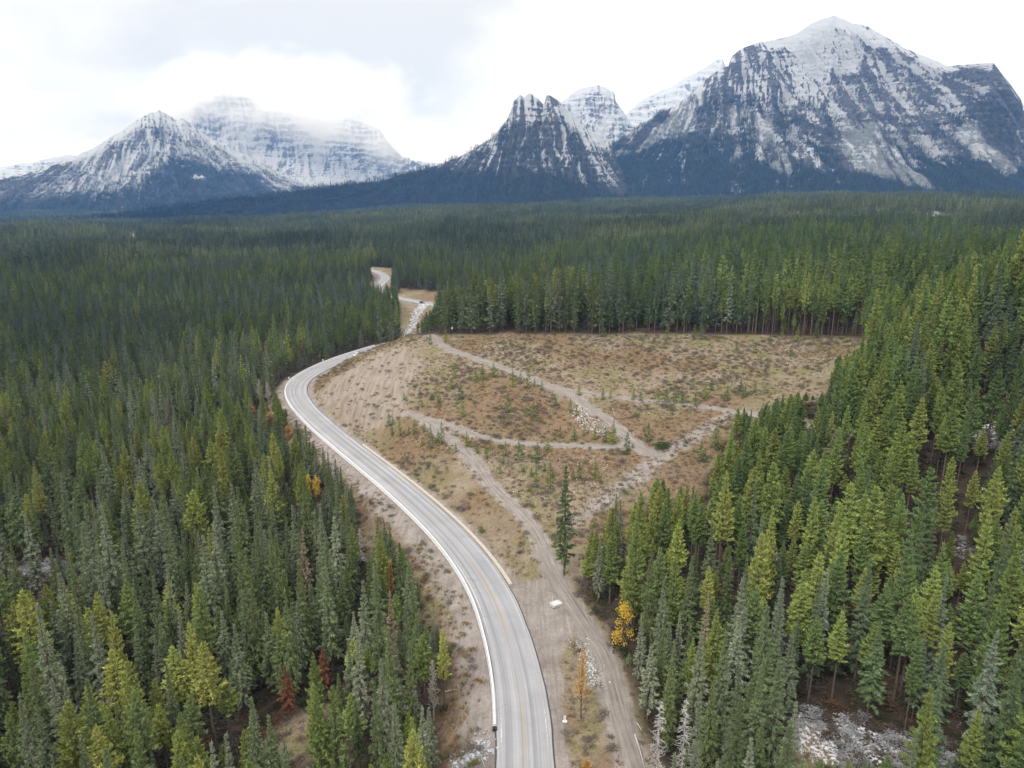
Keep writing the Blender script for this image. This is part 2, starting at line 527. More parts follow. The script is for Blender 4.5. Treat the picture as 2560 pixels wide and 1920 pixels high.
# ground
m, n, l, b = new_mat('ground', 0.95, 0.1)
pos = node(n, 'ShaderNodeNewGeometry').outputs['Position']
a_bare, a_open, a_snow, a_bank, a_rust = (attr(n, k_) for k_ in ('bare', 'open', 'snow', 'bank', 'rust'))
n_big, n_mid, n_fine = noise(n, l, pos, 0.035, 5), noise(n, l, pos, 0.22, 6, 0.62), noise(n, l, pos, 1.7, 6, 0.65)
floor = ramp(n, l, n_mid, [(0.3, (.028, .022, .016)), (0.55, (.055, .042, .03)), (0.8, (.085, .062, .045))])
grass = ramp(n, l, n_mid, [(0.25, (.12, .095, .07)), (0.42, (.18, .142, .102)), (0.58, (.225, .18, .132)), (0.75, (.26, .22, .175))])
rust = ramp(n, l, noise(n, l, pos, .5, 6, .65), [(0.3, (.10, .068, .044)), (0.55, (.168, .112, .066)), (0.8, (.215, .162, .105))])
olive = ramp(n, l, noise(n, l, pos, .09, 5, .6), [(0.45, g(0)), (0.58, g(.85))])
grass = mixc(n, l, olive, grass, mixc(n, l, n_fine, (.11, .098, .045), (.20, .175, .09)))
f_rust = ramp(n, l, mth(n, l, 'ADD', a_rust, mth(n, l, 'MULTIPLY', mth(n, l, 'SUBTRACT', n_mid, .5), .9)), [(0.40, g(0)), (0.75, g(.8))])
grass = mixc(n, l, f_rust, grass, rust)
speck = ramp(n, l, n_fine, [(0.28, g(.55)), (0.5, g(1)), (0.75, g(1.22))])
grass = mixc(n, l, 1.0, grass, speck, 'MULTIPLY')
wv = mapping(n, l, pos, (1.0, .10, .3), (0, 0, R(-24)))
fur = noise(n, l, wv, .75, 3, .6)
bankc = ramp(n, l, fur, [(0.35, (.155, .12, .088)), (0.5, (.225, .18, .138)), (0.65, (.275, .23, .19))])
grass = mixc(n, l, mth(n, l, 'MULTIPLY', a_bank, .92), grass, bankc)
dirt = ramp(n, l, n_mid, [(0.28, (.165, .142, .125)), (0.5, (.225, .198, .178)), (0.72, (.275, .247, .225))])
dirt = mixc(n, l, 1.0, dirt, ramp(n, l, n_fine, [(0.3, g(.8)), (0.7, g(1.12))]), 'MULTIPLY')
rut = noise(n, l, mapping(n, l, pos, (1.0, .07, .2), (0, 0, R(12))), 1.3, 5, .65, .6)
dirt = mixc(n, l, 1.0, dirt, ramp(n, l, rut, [(0.35, g(.80)), (0.5, g(1.0)), (0.65, g(1.14))]), 'MULTIPLY')
f_bare = ramp(n, l, mth(n, l, 'ADD', a_bare, mth(n, l, 'MULTIPLY', mth(n, l, 'SUBTRACT', n_mid, .5), .7)), [(0.3, g(0)), (0.7, g(1))])
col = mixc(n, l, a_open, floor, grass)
col = mixc(n, l, f_bare, col, dirt)
f_snow = ramp(n, l, mth(n, l, 'ADD', a_snow, mth(n, l, 'MULTIPLY', mth(n, l, 'SUBTRACT', n_fine, .5), 1.9)), [(0.5, g(0)), (0.8, g(1))])
col = mixc(n, l, f_snow, col, (.58, .60, .64))
l.new(col, b.inputs['Base Color'])
bump(n, l, mth(n, l, 'ADD', n_mid, mth(n, l, 'MULTIPLY', n_fine, .35)), b, .9, .8)
MATS['ground'] = m

# trails: compacted pale gravel, paler wheel lines
m, n, l, b = new_mat('trail_gravel', 0.95, 0.1)
pos = node(n, 'ShaderNodeNewGeometry').outputs['Position']
uv = node(n, 'ShaderNodeUVMap', uv_map='UVMap').outputs[0]
st = noise(n, l, mapping(n, l, uv, (1.6, .05, 1)), 1.5, 4, .6)
n_mid, n_fine = noise(n, l, pos, .3, 5, .6), noise(n, l, pos, 2.5, 5, .65)
col = ramp(n, l, st, [(0.34, (.155, .135, .118)), (0.5, (.215, .19, .17)), (0.66, (.275, .247, .225))])
col = mixc(n, l, 1.0, col, ramp(n, l, n_mid, [(0.3, g(.82)), (0.7, g(1.1))]), 'MULTIPLY')
col = mixc(n, l, 1.0, col, ramp(n, l, n_fine, [(0.3, g(.9)), (0.7, g(1.08))]), 'MULTIPLY')
l.new(col, b.inputs['Base Color'])
bump(n, l, n_fine, b, .5, .1)
MATS['trail'] = m

# asphalt: bleached, with wheel tracks running along it (uv: x across in metres, y along)
m, n, l, b = new_mat('asphalt', 0.75, 0.3)
uv = node(n, 'ShaderNodeUVMap', uv_map='UVMap').outputs[0]
pos = node(n, 'ShaderNodeNewGeometry').outputs['Position']
st = noise(n, l, mapping(n, l, uv, (1.0, .006, 1)), 1.05, 3, .55)
st2 = noise(n, l, mapping(n, l, uv, (5.0, .012, 1)), 1.0, 3, .6)
blot, fine = noise(n, l, pos, .12, 4, .6), noise(n, l, pos, 6.0, 4, .7)
col = ramp(n, l, st, [(0.34, (.180, .184, .196)), (0.46, (.235, .238, .25)), (0.58, (.29, .288, .298)), (0.7, (.33, .327, .336))])
col = mixc(n, l, 1.0, col, ramp(n, l, st2, [(0.3, g(.88)), (0.7, g(1.08))]), 'MULTIPLY')
col = mixc(n, l, 1.0, col, ramp(n, l, blot, [(0.3, g(.9)), (0.7, g(1.08))]), 'MULTIPLY')
col = mixc(n, l, 1.0, col, ramp(n, l, fine, [(0.3, g(.93)), (0.7, g(1.05))]), 'MULTIPLY')
crk = node(n, 'ShaderNodeTexVoronoi', feature='DISTANCE_TO_EDGE', inp={'Scale': .16})
l.new(mapping(n, l, pos, (1, 1, 1)), crk.inputs['Vector'])
col = mixc(n, l, ramp(n, l, crk.outputs[0], [(0.0, g(.3)), (0.006, g(0))]), col, (.09, .09, .09))
l.new(col, b.inputs['Base Color'])
MATS['asphalt'] = m
plain('edge_shadow_asphalt', (.06, .06, .062), .9, .3, 1.5)  # pavement sides; the shadow line along the edge is put into the dark colour


def paint(name, colr, keep):
    m, n, l, b = new_mat(name, 0.7, 0.2)
    pos = node(n, 'ShaderNodeNewGeometry').outputs['Position']
    f = ramp(n, l, mth(n, l, 'ADD', noise(n, l, pos, .05, 3, .6), mth(n, l, 'MULTIPLY', noise(n, l, pos, 3., 4, .7), .5)), [(keep - .06, g(0)), (keep + .06, g(1))])
    l.new(mixc(n, l, f, (.27, .262, .262), colr), b.inputs['Base Color'])
    MATS[name] = m


paint('yellow_paint', (.33, .235, .13), .74)
paint('white_paint', (.52, .52, .53), .80)

# mountains: rock in strata, scree, snow and forest floor (attributes are what lies there)
def mountain_mat(name, rock_lo, rock_hi, floor_col):
    m, n, l, b = new_mat(name, 0.95, 0.08)
    pos = node(n, 'ShaderNodeNewGeometry').outputs['Position']
    strata = noise(n, l, mapping(n, l, pos, (.0016, .0016, .04), (R(3), R(5), 0)), 1.6, 7, .68, .5)
    blot, fine = noise(n, l, pos, .004, 5, .6), noise(n, l, mapping(n, l, pos, (1, 1, 1.4)), .045, 8, .72)
    rock = ramp(n, l, strata, [(0.3, rock_lo), (0.5, tuple((a_ + b_) / 2 for a_, b_ in zip(rock_lo, rock_hi))), (0.7, rock_hi)])
    rock = mixc(n, l, ramp(n, l, blot, [(0.45, g(0)), (0.65, g(.55))]), rock, (rock_hi[0] * 1.02, rock_hi[1] * .93, rock_hi[2] * .88))
    rock = mixc(n, l, 1.0, rock, ramp(n, l, fine, [(0.35, g(.4)), (0.65, g(1.5))]), 'MULTIPLY')
    scree = mixc(n, l, 1.0, (.20, .212, .21), ramp(n, l, fine, [(0.3, g(.55)), (0.7, g(1.45))]), 'MULTIPLY')
    a_sn, a_sc, a_fo = attr(n, 'snow'), attr(n, 'scree'), attr(n, 'woods')
    col = mixc(n, l, ramp(n, l, mth(n, l, 'ADD', a_sc, mth(n, l, 'MULTIPLY', mth(n, l, 'SUBTRACT', fine, .5), .5)), [(0.4, g(0)), (0.6, g(1))]), rock, scree)
    col = mixc(n, l, ramp(n, l, mth(n, l, 'ADD', a_fo, mth(n, l, 'MULTIPLY', mth(n, l, 'SUBTRACT', fine, .5), .8)), [(0.4, g(0)), (0.62, g(1))]), col, floor_col)
    fs = mth(n, l, 'ADD', a_sn, mth(n, l, 'MULTIPLY', mth(n, l, 'SUBTRACT', mth(n, l, 'ADD', mth(n, l, 'MULTIPLY', strata, .38), mth(n, l, 'MULTIPLY', fine, .62)), .5), 1.7))
    col = mixc(n, l, ramp(n, l, fs, [(0.42, g(0)), (0.60, g(1))]), col, (.46, .48, .515))
    l.new(col, b.inputs['Base Color'])
    bump(n, l, mth(n, l, 'ADD', strata, fine), b, 1.0, 22.)
    MATS[name] = m


mountain_mat('grey_rock', (.050, .052, .058), (.135, .132, .137), (.035, .042, .044))
mountain_mat('pale_rock', (.11, .115, .13), (.21, .212, .225), (.075, .082, .09))


# ------------------------------------------------------------------ building helpers
def mesh_obj(name, v, f, mat=None, parent=None, attrs=None, uvs=None, smooth=False, kind=None, label=None, cat=None, group=None, link=True):
    me = bpy.data.meshes.new(name)
    v = np.asarray(v, np.float32)
    if isinstance(f, np.ndarray):
        k_ = f.shape[1]
        me.vertices.add(len(v))
        me.vertices.foreach_set('co', v.ravel())
        me.loops.add(f.size)
        me.loops.foreach_set('vertex_index', f.astype(np.int32).ravel())
        me.polygons.add(len(f))
        me.polygons.foreach_set('loop_start', np.arange(0, f.size, k_, dtype=np.int32))
        me.update(calc_edges=True)
    else:
        me.from_pydata(v.tolist(), [], f)
        me.update()
    if smooth:
        me.polygons.foreach_set('use_smooth', np.ones(len(me.polygons), bool))
    for k_, a_ in (attrs or {}).items():
        at = me.attributes.new(k_, 'FLOAT', 'POINT')
        at.data.foreach_set('value', np.asarray(a_, np.float32).ravel())
    if uvs is not None:
        lay = me.uv_layers.new(name='UVMap')
        vi = np.empty(len(me.loops), np.int32)
        me.loops.foreach_get('vertex_index', vi)
        lay.data.foreach_set('uv', np.asarray(uvs, np.float32)[vi].ravel())
    if mat is not None:
        for mm in (mat if isinstance(mat, (list, tuple)) else [mat]):
            me.materials.append(mm)
    o = bpy.data.objects.new(name, me)
    if link:
        COL.objects.link(o)
    if parent is not None:
        o.parent = parent
    tag(o, label, cat, group, kind)
    return o


def tag(o, label=None, cat=None, group=None, kind=None):
    for k_, v_ in (('label', label), ('category', cat), ('group', group), ('kind', kind)):
        if v_:
            o[k_] = v_
    return o


def empty(name, loc, label=None, cat=None, group=None, rz=0.0, scale=None):
    o = bpy.data.objects.new(name, None)
    o.empty_display_size = .5
    COL.objects.link(o)
    o.location = loc
    o.rotation_euler = (0, 0, rz)
    if scale is not None:
        o.scale = scale
    return tag(o, label, cat, group)


def part(name, mesh, parent):
    o = bpy.data.objects.new(name, mesh)
    COL.objects.link(o)
    o.parent = parent
    return o


def grid_faces(nu, nv):
    i, j = np.meshgrid(np.arange(nu - 1), np.arange(nv - 1), indexing='ij')
    a_ = (i * nv + j).ravel()
    return np.stack([a_, a_ + nv, a_ + nv + 1, a_ + 1], 1)


# ------------------------------------------------------------------ the ground
def axis(fine0, fine1, step, lo, hi, ratio=1.075):
    mid_ = np.arange(fine0, fine1 + step / 2, step)
    up, dn = [], []
    s_, p_ = step, mid_[-1]
    while p_ < hi:
        s_ *= ratio
        p_ += s_
        up.append(p_)
    s_, p_ = step, mid_[0]
    while p_ > lo:
        s_ *= ratio
        p_ -= s_
        dn.append(p_)
    return np.r_[dn[::-1], mid_, up]


ax_, ay_ = axis(-150, 220, 1.25, -12000, 12000, 1.07), axis(70, 420, 1.25, -3000, 13000, 1.06)
VX, VY = np.meshgrid(ax_, ay_, indexing='ij')
near = (VX > X0) & (VX < X1) & (VY > Y0) & (VY < Y1)


def smp(m_, fill):
    return np.where(near, bil(m_, VX, VY), fill)


v_open, v_droad, v_dtr = smp(np.clip(OPEN, 0, 1), 0.), smp(D_ROAD, 40.), smp(D_TRAIL, 15.)
rough_ = sstep(6, 9, v_droad) * sstep(.6, 3., v_dtr) * near
VZ = hs(VX, VY) + rough_ * ((fbm(VX / 9, VY / 9, 4, 4) - .5) * 1.3)
_bk = gpoly([(780, 985), (905, 905), (1000, 862), (1060, 900), (1030, 1000), (1000, 1060), (920, 1080), (850, 1050)])
v_bank = smp(pmask(_bk, 6), 0.)
ang = R(24)
VZ += v_bank * rough_ * (vnoise((VX * math.cos(ang) + VY * math.sin(ang)) / 3.2, (VY * math.cos(ang) - VX * math.sin(ang)) / 40, 5) - .5) * 1.2
v_bare = np.maximum.reduce([smp(M_APRON, 0), smp(M_VERGE, 0) * (.30 + .5 * (1 - sstep(7, 13, v_droad))), 1 - sstep(4.5, 8.5, v_droad), .95 * (1 - sstep(0, 2.2, v_dtr))])
v_bare = np.maximum(v_bare, v_bank * .45)
_sp = pmask(gpoly([(1500, 1240), (1600, 1150), (1640, 1128), (1850, 1010), (1880, 1020), (1680, 1150), (1540, 1260), (1420, 1330), (1400, 1300)]), 5)
v_bare = np.maximum(v_bare, smp(_sp, 0) * .8)
v_rust = (fbm(VX / 16 + 4, VY / 16, 6, 3) - .5) * 1.9 + .34
for px_, py_, r_, a_ in ((1270, 1030, 16, .35), (1480, 1120, 12, .35), (1700, 1060, 16, .4), (1150, 1230, 14, .3), (1120, 1830, 9, .6), (1130, 1760, 8, .5), (870, 1250, 9, .35), (1000, 1390, 8, .35), (1700, 1230, 16, .45), (1500, 860, 40, .1), (1105, 1650, 7, .35)):
    sx, sy = (float(q[0]) for q in ground(px_, py_))
    v_rust += a_ * np.exp(-((VX - sx) ** 2 + (VY - sy) ** 2) / (2 * r_ * r_))
v_snow = np.maximum(smp(M_SNOW, 0.) * .62, sstep(.56, .75, fbm(VX / 28, VY / 28, 1, 3)) * .42 * (1 - v_open))
v_snow = np.where(near, v_snow, .25)
GLADES = ((315, 588, 55, 8), (155, 604, 16, 5), (30, 615, 36, 8), (2310, 540, 28, 9), (2360, 532, 24, 4))     # snowy glades far out in the valley
_ux, _uy = to_px(VX, VY, VZ)
for px_, py_, w_, h_ in GLADES:
    v_snow = np.where((VY > 500) & (np.abs(_ux - px_) < w_ * 1.2) & (np.abs(_uy - py_ - 5) < h_ * 2.2), .62, v_snow)
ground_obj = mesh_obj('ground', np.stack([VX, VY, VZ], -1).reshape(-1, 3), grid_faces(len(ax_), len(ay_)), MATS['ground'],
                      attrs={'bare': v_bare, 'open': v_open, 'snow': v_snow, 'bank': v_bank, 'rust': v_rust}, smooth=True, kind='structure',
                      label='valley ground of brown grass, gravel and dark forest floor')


def hz(x, y):
    """Height of the built ground sheet."""
    i = np.clip(np.searchsorted(ax_, x) - 1, 0, len(ax_) - 2)
    j = np.clip(np.searchsorted(ay_, y) - 1, 0, len(ay_) - 2)
    fu, fv = (x - ax_[i]) / (ax_[i + 1] - ax_[i]), (y - ay_[j]) / (ay_[j + 1] - ay_[j])
    return (VZ[i, j] * (1 - fu) + VZ[i + 1, j] * fu) * (1 - fv) + (VZ[i, j + 1] * (1 - fu) + VZ[i + 1, j + 1] * fu) * fv


# ------------------------------------------------------------------ road, markings, trails
def frames(line):
    t = np.gradient(line, axis=0)
    t /= np.hypot(t[:, 0], t[:, 1])[:, None]
    return t, np.stack([t[:, 1], -t[:, 0]], 1)            # tangent, rightward normal (seen going away)


RT, RN = frames(ROAD)
RS = np.r_[0, np.cumsum(np.hypot(*np.diff(ROAD, axis=0).T))]


def strip(name, line, nrm, s_, offs, zs, mat, parent=None, uoff=None, **kw):
    offs = np.asarray(offs, float)
    P = line[:, None, :] + nrm[:, None, :] * (offs[None, :, None] if offs.ndim == 1 else offs[:, :, None])
    k_ = P.shape[1]
    if callable(zs):
        Z = zs(P[..., 0], P[..., 1])
    else:
        Z = np.broadcast_to(np.asarray(zs, float), P.shape[:2])
    U = np.broadcast_to(offs if uoff is None else uoff, P.shape[:2])
    V = np.broadcast_to(s_[:, None], P.shape[:2])
    return mesh_obj(name, np.concatenate([P, Z[..., None]], -1).reshape(-1, 3), grid_faces(len(line), k_)[:, ::-1], mat, parent, uvs=np.stack([U, V], -1).reshape(-1, 2), smooth=True, **kw)


rag = HW + .35 * (fbm(RS / 6., RS * 0, 3, 3) - .5)
half = np.stack([np.linspace(-1, 1, 9)] * len(ROAD)) * rag[:, None]
road = strip('road', ROAD, RN, RS, half, .06, MATS['asphalt'], kind='structure', label='pale grey two lane road curving through the forest')
for sgn in (-1, 1):
    o_ = np.stack([rag - .03, rag + .10, rag + .34], 1)[:, ::sgn] * sgn
    zz_ = np.array([.055, .045, -.16])[::sgn]
    strip('pavement_edge', ROAD, RN, RS, o_, zz_, MATS['edge_shadow_asphalt'], road)
for off in (-.14, .14):
    strip('centre_line', ROAD, RN, RS, [off - .055, off + .055], .066, MATS['yellow_paint'], road)
strip('edge_line', ROAD, RN, RS, [-HW + .62, -HW + .75], .066, MATS['white_paint'], road)
strip('edge_line', ROAD, RN, RS, [HW - .72, HW - .6], .066, MATS['white_paint'], road)

TRAIL_LABELS = ['wide dirt track climbing beside the road from the bottom edge', 'level dirt path from the switchback to the path junction',
                'gravel path slanting down across the clearing from the forest edge', 'narrow pale path branching right towards the tall trees']
for (t, w), lab in zip(TRAILS, TRAIL_LABELS):
    tt, tn = frames(t)
    ss = np.r_[0, np.cumsum(np.hypot(*np.diff(t, axis=0).T))]
    wl_ = w + .5 * (fbm(ss / 5, ss * 0 + 2, 1, 3) - .5)
    wr_ = w + .5 * (fbm(ss / 5, ss * 0 + 9, 2, 3) - .5)
    o_ = np.stack([-wl_, -wl_ * .5, 0 * wl_, wr_ * .5, wr_], 1)
    lift = np.array([.015, .09, .10, .09, .015])
    strip('path', t, tn, ss, o_, lambda x, y: hz(x, y) + lift, MATS['trail'], kind='structure', label=lab)


# ------------------------------------------------------------------ mountains
def conv1(p):
    return [(x * .5787, y * .5787) for x, y in p]


def conv2(p):
    return [(1280 + x * .5787, y * .5787) for x, y in p]


MT = {}


def mountain(key, label, sil, dist, base, cot, nu, ns, seed, amp, lam, shear, power, mat, jag=1.5, terr=(34, .34), extra=None, fan=None):
    sil = np.array(sil, float)
    px = np.linspace(sil[0, 0], sil[-1, 0], nu)
    py = np.interp(px, sil[:, 0], sil[:, 1])
    py = py + jag * (fbm(px / 9, px * 0 + seed, seed, 4) - .5) * 3
    dd = np.interp(px, *zip(*dist))
    C = at_dist(px, py, dd)
    v = -C[:, :2] / np.hypot(C[:, 0], C[:, 1])[:, None]
    drop = np.maximum(C[:, 2] - base, 40)
    run = drop * cot + 120
    L = np.r_[0, np.cumsum(np.hypot(*np.diff(C[:, :2], axis=0).T))]
    s = np.linspace(0, 1, ns) ** 1.15
    S, LL = np.meshgrid(s, L)                             # (nu, ns)
    RUN, DROP = run[:, None], drop[:, None]
    LG = LL
    if fan is not None:                                   # gullies spread out below a summit
        La = np.interp(fan, px, L)
        LG = La + (LL - La) / (.5 + 1.0 * S)
    w1 = fbm(LL / (lam * 1.7) + 5, S * RUN / (lam * 2), seed + 1, 3) - .5
    u = LG / lam + shear * S * RUN / lam + w1 * 1.3
    rg = ridged(u, S * RUN / (lam * 3.2) + seed, seed, 5, .52)
    A = sstep(0.0, .16, S) * (1 - .78 * sstep(.5, 1, S))
    disp = (rg - .62) * amp * A
    k_ = np.exp(-.5 * (np.arange(-60, 61) / 22.) ** 2)
    dsm = np.convolve(np.pad(drop, 60, mode='edge'), k_ / k_.sum(), 'valid')[:, None]
    fade = sstep(0, .3, S)
    Z = base + (DROP * (1 - fade) + dsm * fade) * (1 - S) ** power + disp * .75
    rs = ridged(LG / (lam * .3) + shear * S * RUN / (lam * .3) + w1 * 3, S * RUN / (lam * .9), seed + 4, 4, .55)
    Z += amp * .5 * A * (rs - .6) + amp * .14 * A * (fbm(LL / 34, S * RUN / 34, seed + 3, 4) - .5)
    # strata: ledges and cliffs
    st, k_ = terr
    cliff = sstep(.02, .1, S) * (1 - sstep(.45, .72, S)) * k_
    q = Z / st + (fbm(LL / 260, Z / 300, seed + 2, 3) - .5) * 2.2
    fr = q - np.floor(q)
    Z = Z + cliff * st * (sstep(.15, .6, fr) - fr)
    out = S * RUN + disp * .35
    X = C[:, 0][:, None] + v[:, 0][:, None] * out
    Y = C[:, 1][:, None] + v[:, 1][:, None] * out
    # the far side
    nb = 24
    sb = np.linspace(1, 0, nb, endpoint=False)[None, :]
    ob = -sb * RUN * .9
    rb = ridged(LL[:, :1] / lam + sb * 2, sb * 3, seed + 5, 4)
    Xb, Yb = C[:, 0][:, None] + v[:, 0][:, None] * ob, C[:, 1][:, None] + v[:, 1][:, None] * ob
    Zb = base + DROP * (1 - sb) ** 1.2 + (rb - .9) * amp * np.minimum(1, sb * 4) * .8 - 25 * np.minimum(1, sb * 6)
    X, Y, Z = np.hstack([Xb, X]), np.hstack([Yb, Y]), np.hstack([Zb, Z])
    P = np.stack([X, Y, Z], -1)
    du, dv = np.gradient(P, axis=0), np.gradient(P, axis=1)
    N = np.cross(du, dv)
    N /= np.linalg.norm(N, axis=-1)[..., None] + 1e-9
    nz = np.abs(N[..., 2])
    tx_ = np.gradient(C[:, :2], axis=0)
    tx_ /= np.linalg.norm(tx_, axis=1)[:, None] + 1e-9
    rib_side = N[..., 0] * tx_[:, 0][:, None] + N[..., 1] * tx_[:, 1][:, None]
    rib_side = np.where(N[..., 2] < 0, -rib_side, rib_side)              # each rib flank's facing; snow whitens one side to bring out the relief
    cs = np.cumsum(np.pad(rib_side, [(46, 45), (0, 0)], mode='edge'), axis=0)
    rib_side = rib_side - (cs[91:] - cs[:-91]) / 91.
    gul = np.hstack([np.full((nu, nb), .5), 1 - rg])
    Sx = np.hstack([np.full((nu, nb), .0), S])
    qx, qy = to_px(X, Y, Z)
    streak = np.hstack([np.full((nu, nb), .5), fbm(LG / 24 + w1 * 3, S * RUN / 200, seed + 6, 4)])
    rs = np.hstack([np.full((nu, nb), .5), 1 - rs])
    ctx = dict(rib_side=rib_side, streak=streak, rs=rs, X=X, Y=Y, Z=Z, nz=nz, gul=gul, S=Sx, px=qx, py=qy, L=np.hstack([np.repeat(L[:, None], nb, 1), LL]), nb=nb)
    snow, scree, woods, dens = extra(ctx)
    o = mesh_obj('mountain', P.reshape(-1, 3), grid_faces(nu, ns + nb)[:, ::-1], MATS[mat], attrs={'snow': snow, 'scree': scree, 'woods': woods}, smooth=True, kind='structure', label=label)
    MT[key] = (ctx, dens)
    return o


def soft(px, py, poly, w):
    """1 inside a polygon, fading over w pixels outside its edges."""
    p = np.asarray(poly, float)
    d = np.full(np.shape(px), 1e9)
    for (x1, y1), (x2, y2) in zip(p, np.roll(p, -1, 0)):
        L2 = (x2 - x1) ** 2 + (y2 - y1) ** 2 + 1e-9
        t = np.clip(((px - x1) * (x2 - x1) + (py - y1) * (y2 - y1)) / L2, 0, 1)
        d = np.minimum(d, np.hypot(px - x1 - t * (x2 - x1), py - y1 - t * (y2 - y1)))
    d = np.where(inpoly(px, py, p), -d, d)
    return 1 - sstep(-w, w, d)


def warp(c_, a_, s_):
    return c_['px'] + a_ * (fbm(c_['X'] / s_, c_['Z'] / s_, 3, 3) - .5), c_['py'] + a_ * (fbm(c_['X'] / s_ + 9, c_['Z'] / s_, 5, 3) - .5)


# main massif on the right
def ex_main(c_):
    px, py = warp(c_, 60, 150)
    fine = fbm(c_['X'] / 22, c_['Z'] / 40, 2, 4)
    bowl = soft(px, py, conv2([(1060, 180), (1200, 205), (1240, 285), (1330, 335), (1490, 300), (1530, 235), (1515, 130), (1470, 98), (1390, 60), (1230, 140)]), 10)
    cap = soft(px, py, conv2([(1000, 190), (1200, 120), (1390, 50), (1540, 100), (1720, 205), (1900, 285), (1860, 330), (1760, 280), (1600, 190), (1480, 130), (1210, 170), (1060, 215)]), 8)
    ravine = soft(px, py, conv2([(1760, 260), (1860, 330), (2030, 520), (2000, 560), (1830, 400), (1740, 300)]), 8)
    f1 = soft(px, py, conv2([(1050, 515), (1120, 500), (1150, 600), (1200, 700), (1190, 765), (1100, 720), (1065, 620)]), 12)
    f2 = soft(px, py, conv2([(1420, 520), (1560, 510), (1620, 610), (1700, 720), (1870, 822), (1700, 800), (1500, 755), (1410, 680)]), 14)
    f3 = soft(px, py, conv2([(1950, 560), (2020, 560), (2040, 640), (2140, 690), (2230, 755), (2120, 755), (1960, 690)]), 13)
    f4 = soft(px, py, conv2([(800, 470), (820, 490), (560, 640), (380, 720), (260, 775), (250, 745), (420, 680), (620, 570)]), 4)
    f5 = soft(px, py, conv2([(930, 470), (975, 480), (990, 690), (960, 690), (950, 580)]), 4) * .9
    f6 = soft(px, py, conv2([(1730, 560), (1770, 560), (1830, 670), (1770, 660)]), 5)
    fans = np.maximum.reduce([f1, f2, f3, f4, f5, f6])
    fans = np.clip(fans * (.55 + 1.0 * sstep(.3, .55, c_['streak'])) - .25 * sstep(.55, .7, fine), 0, 1)
    tl = np.interp(px, *zip(*conv2([(200, 640), (560, 520), (800, 420), (900, 420), (1050, 410), (1250, 430), (1420, 500), (1640, 510), (1800, 540), (1950, 470), (2100, 350), (2212, 480)])))
    low = np.interp(px, *zip(*conv2([(0, 640), (400, 640), (700, 600), (1000, 640), (1300, 700), (1500, 740), (1800, 700), (2000, 680), (2212, 740)])))
    wd = sstep(-10, 34, py - tl)
    ful = sstep(-30, 25, py - low)
    patch = sstep(.40, .60, fbm(c_['X'] / 60 + 3, c_['Z'] / 130, 7, 4) + (.5 - c_['gul']) * .35)
    woods = np.clip(np.maximum(wd * patch, ful), 0, 1) * (1 - fans)
    tre = woods
    gl = sstep(.30, .52, c_['gul'])
    snow = .22 + .40 * (c_['nz'] - .52) - .48 * c_['rib_side'] + .20 * gl + .22 * sstep(.3, .55, c_['rs']) + .6 * (fine - .5) + .7 * (c_['streak'] - .5)
    snow = snow + .42 * bowl + .26 * cap + .34 * ravine
    snow -= .30 * sstep(0, 60, py - low) + .12 * woods
    snow = snow * (1 - fans) + fans * (.10 + .30 * sstep(-60, 10, low - py) + .6 * (fine - .5) + .6 * (c_['streak'] - .5))
    scree = np.maximum(fans, sstep(.36, .6, c_['gul']) * sstep(-60, 30, py - tl) * .8)
    scree = np.clip(scree - ful * (1 - fans), 0, 1)
    woods = woods * (.35 + .65 * ful)
    return snow, scree, woods, tre * (py > tl - 5)


D_SIL = conv2([(-60, 880), (60, 850), (200, 800), (300, 745), (380, 680), (450, 615), (520, 560), (600, 520), (640, 485), (700, 460), (780, 400), (830, 350), (880, 312), (935, 282), (950, 240), (1000, 205), (1060, 185), (1150, 168), (1230, 145),
               (1290, 102), (1340, 80), (1375, 75), (1385, 66), (1400, 70), (1440, 85), (1470, 100), (1530, 110), (1600, 150), (1700, 210), (1800, 250), (1880, 285), (1950, 280), (2020, 274), (2080, 270), (2110, 310), (2150, 360), (2200, 430),
               (2225, 545), (2300, 640), (2500, 740), (2900, 830)])
mountain('main', 'broad snow dusted rock mountain with scree fans on the right', D_SIL, [(1245, 4200), (1454, 4300), (1800, 4700), (2090, 5000), (2480, 4500), (2960, 4000)], 20, 1.55, 820, 400, 1, 200, 205, -.12, 1.32,
         'grey_rock', extra=ex_main, fan=1800, jag=1.0)


# small pointed peak left of it
def ex_small(c_):
    px, py = warp(c_, 30, 110)
    fine = fbm(c_['X'] / 20, c_['Z'] / 50, 2, 4)
    tl = np.interp(px, [900, 1150, 1230, 1280, 1310, 1350, 1400, 1470, 1560], [300, 330, 330, 296, 300, 300, 285, 318, 360])
    ful = sstep(0, 60, py - np.interp(px, [900, 1150, 1250, 1330, 1400, 1500, 1600], [380, 395, 400, 400, 400, 440, 460]))
    wd = sstep(-6, 20, py - tl)
    gl = sstep(.34, .5, c_['gul'])
    woods = np.clip(np.maximum(wd * (1 - sstep(.5, .62, c_['streak']) * .85), ful), 0, 1) * sstep(-4, 30, py - tl + 20 * (fine - .5))
    snow = .36 + .5 * (c_['nz'] - .5) - .25 * c_['rib_side'] + .16 * gl + .3 * (fine - .5) + .9 * (c_['streak'] - .5) - .5 * ful - .15 * woods
    slope = soft(px, py, [(1365, 250), (1400, 262), (1530, 360), (1500, 372), (1440, 320)], 8)
    snow += .3 * slope
    return snow, .3 * gl * (1 - ful), woods * (.35 + .65 * ful), woods * (1 - .6 * slope)


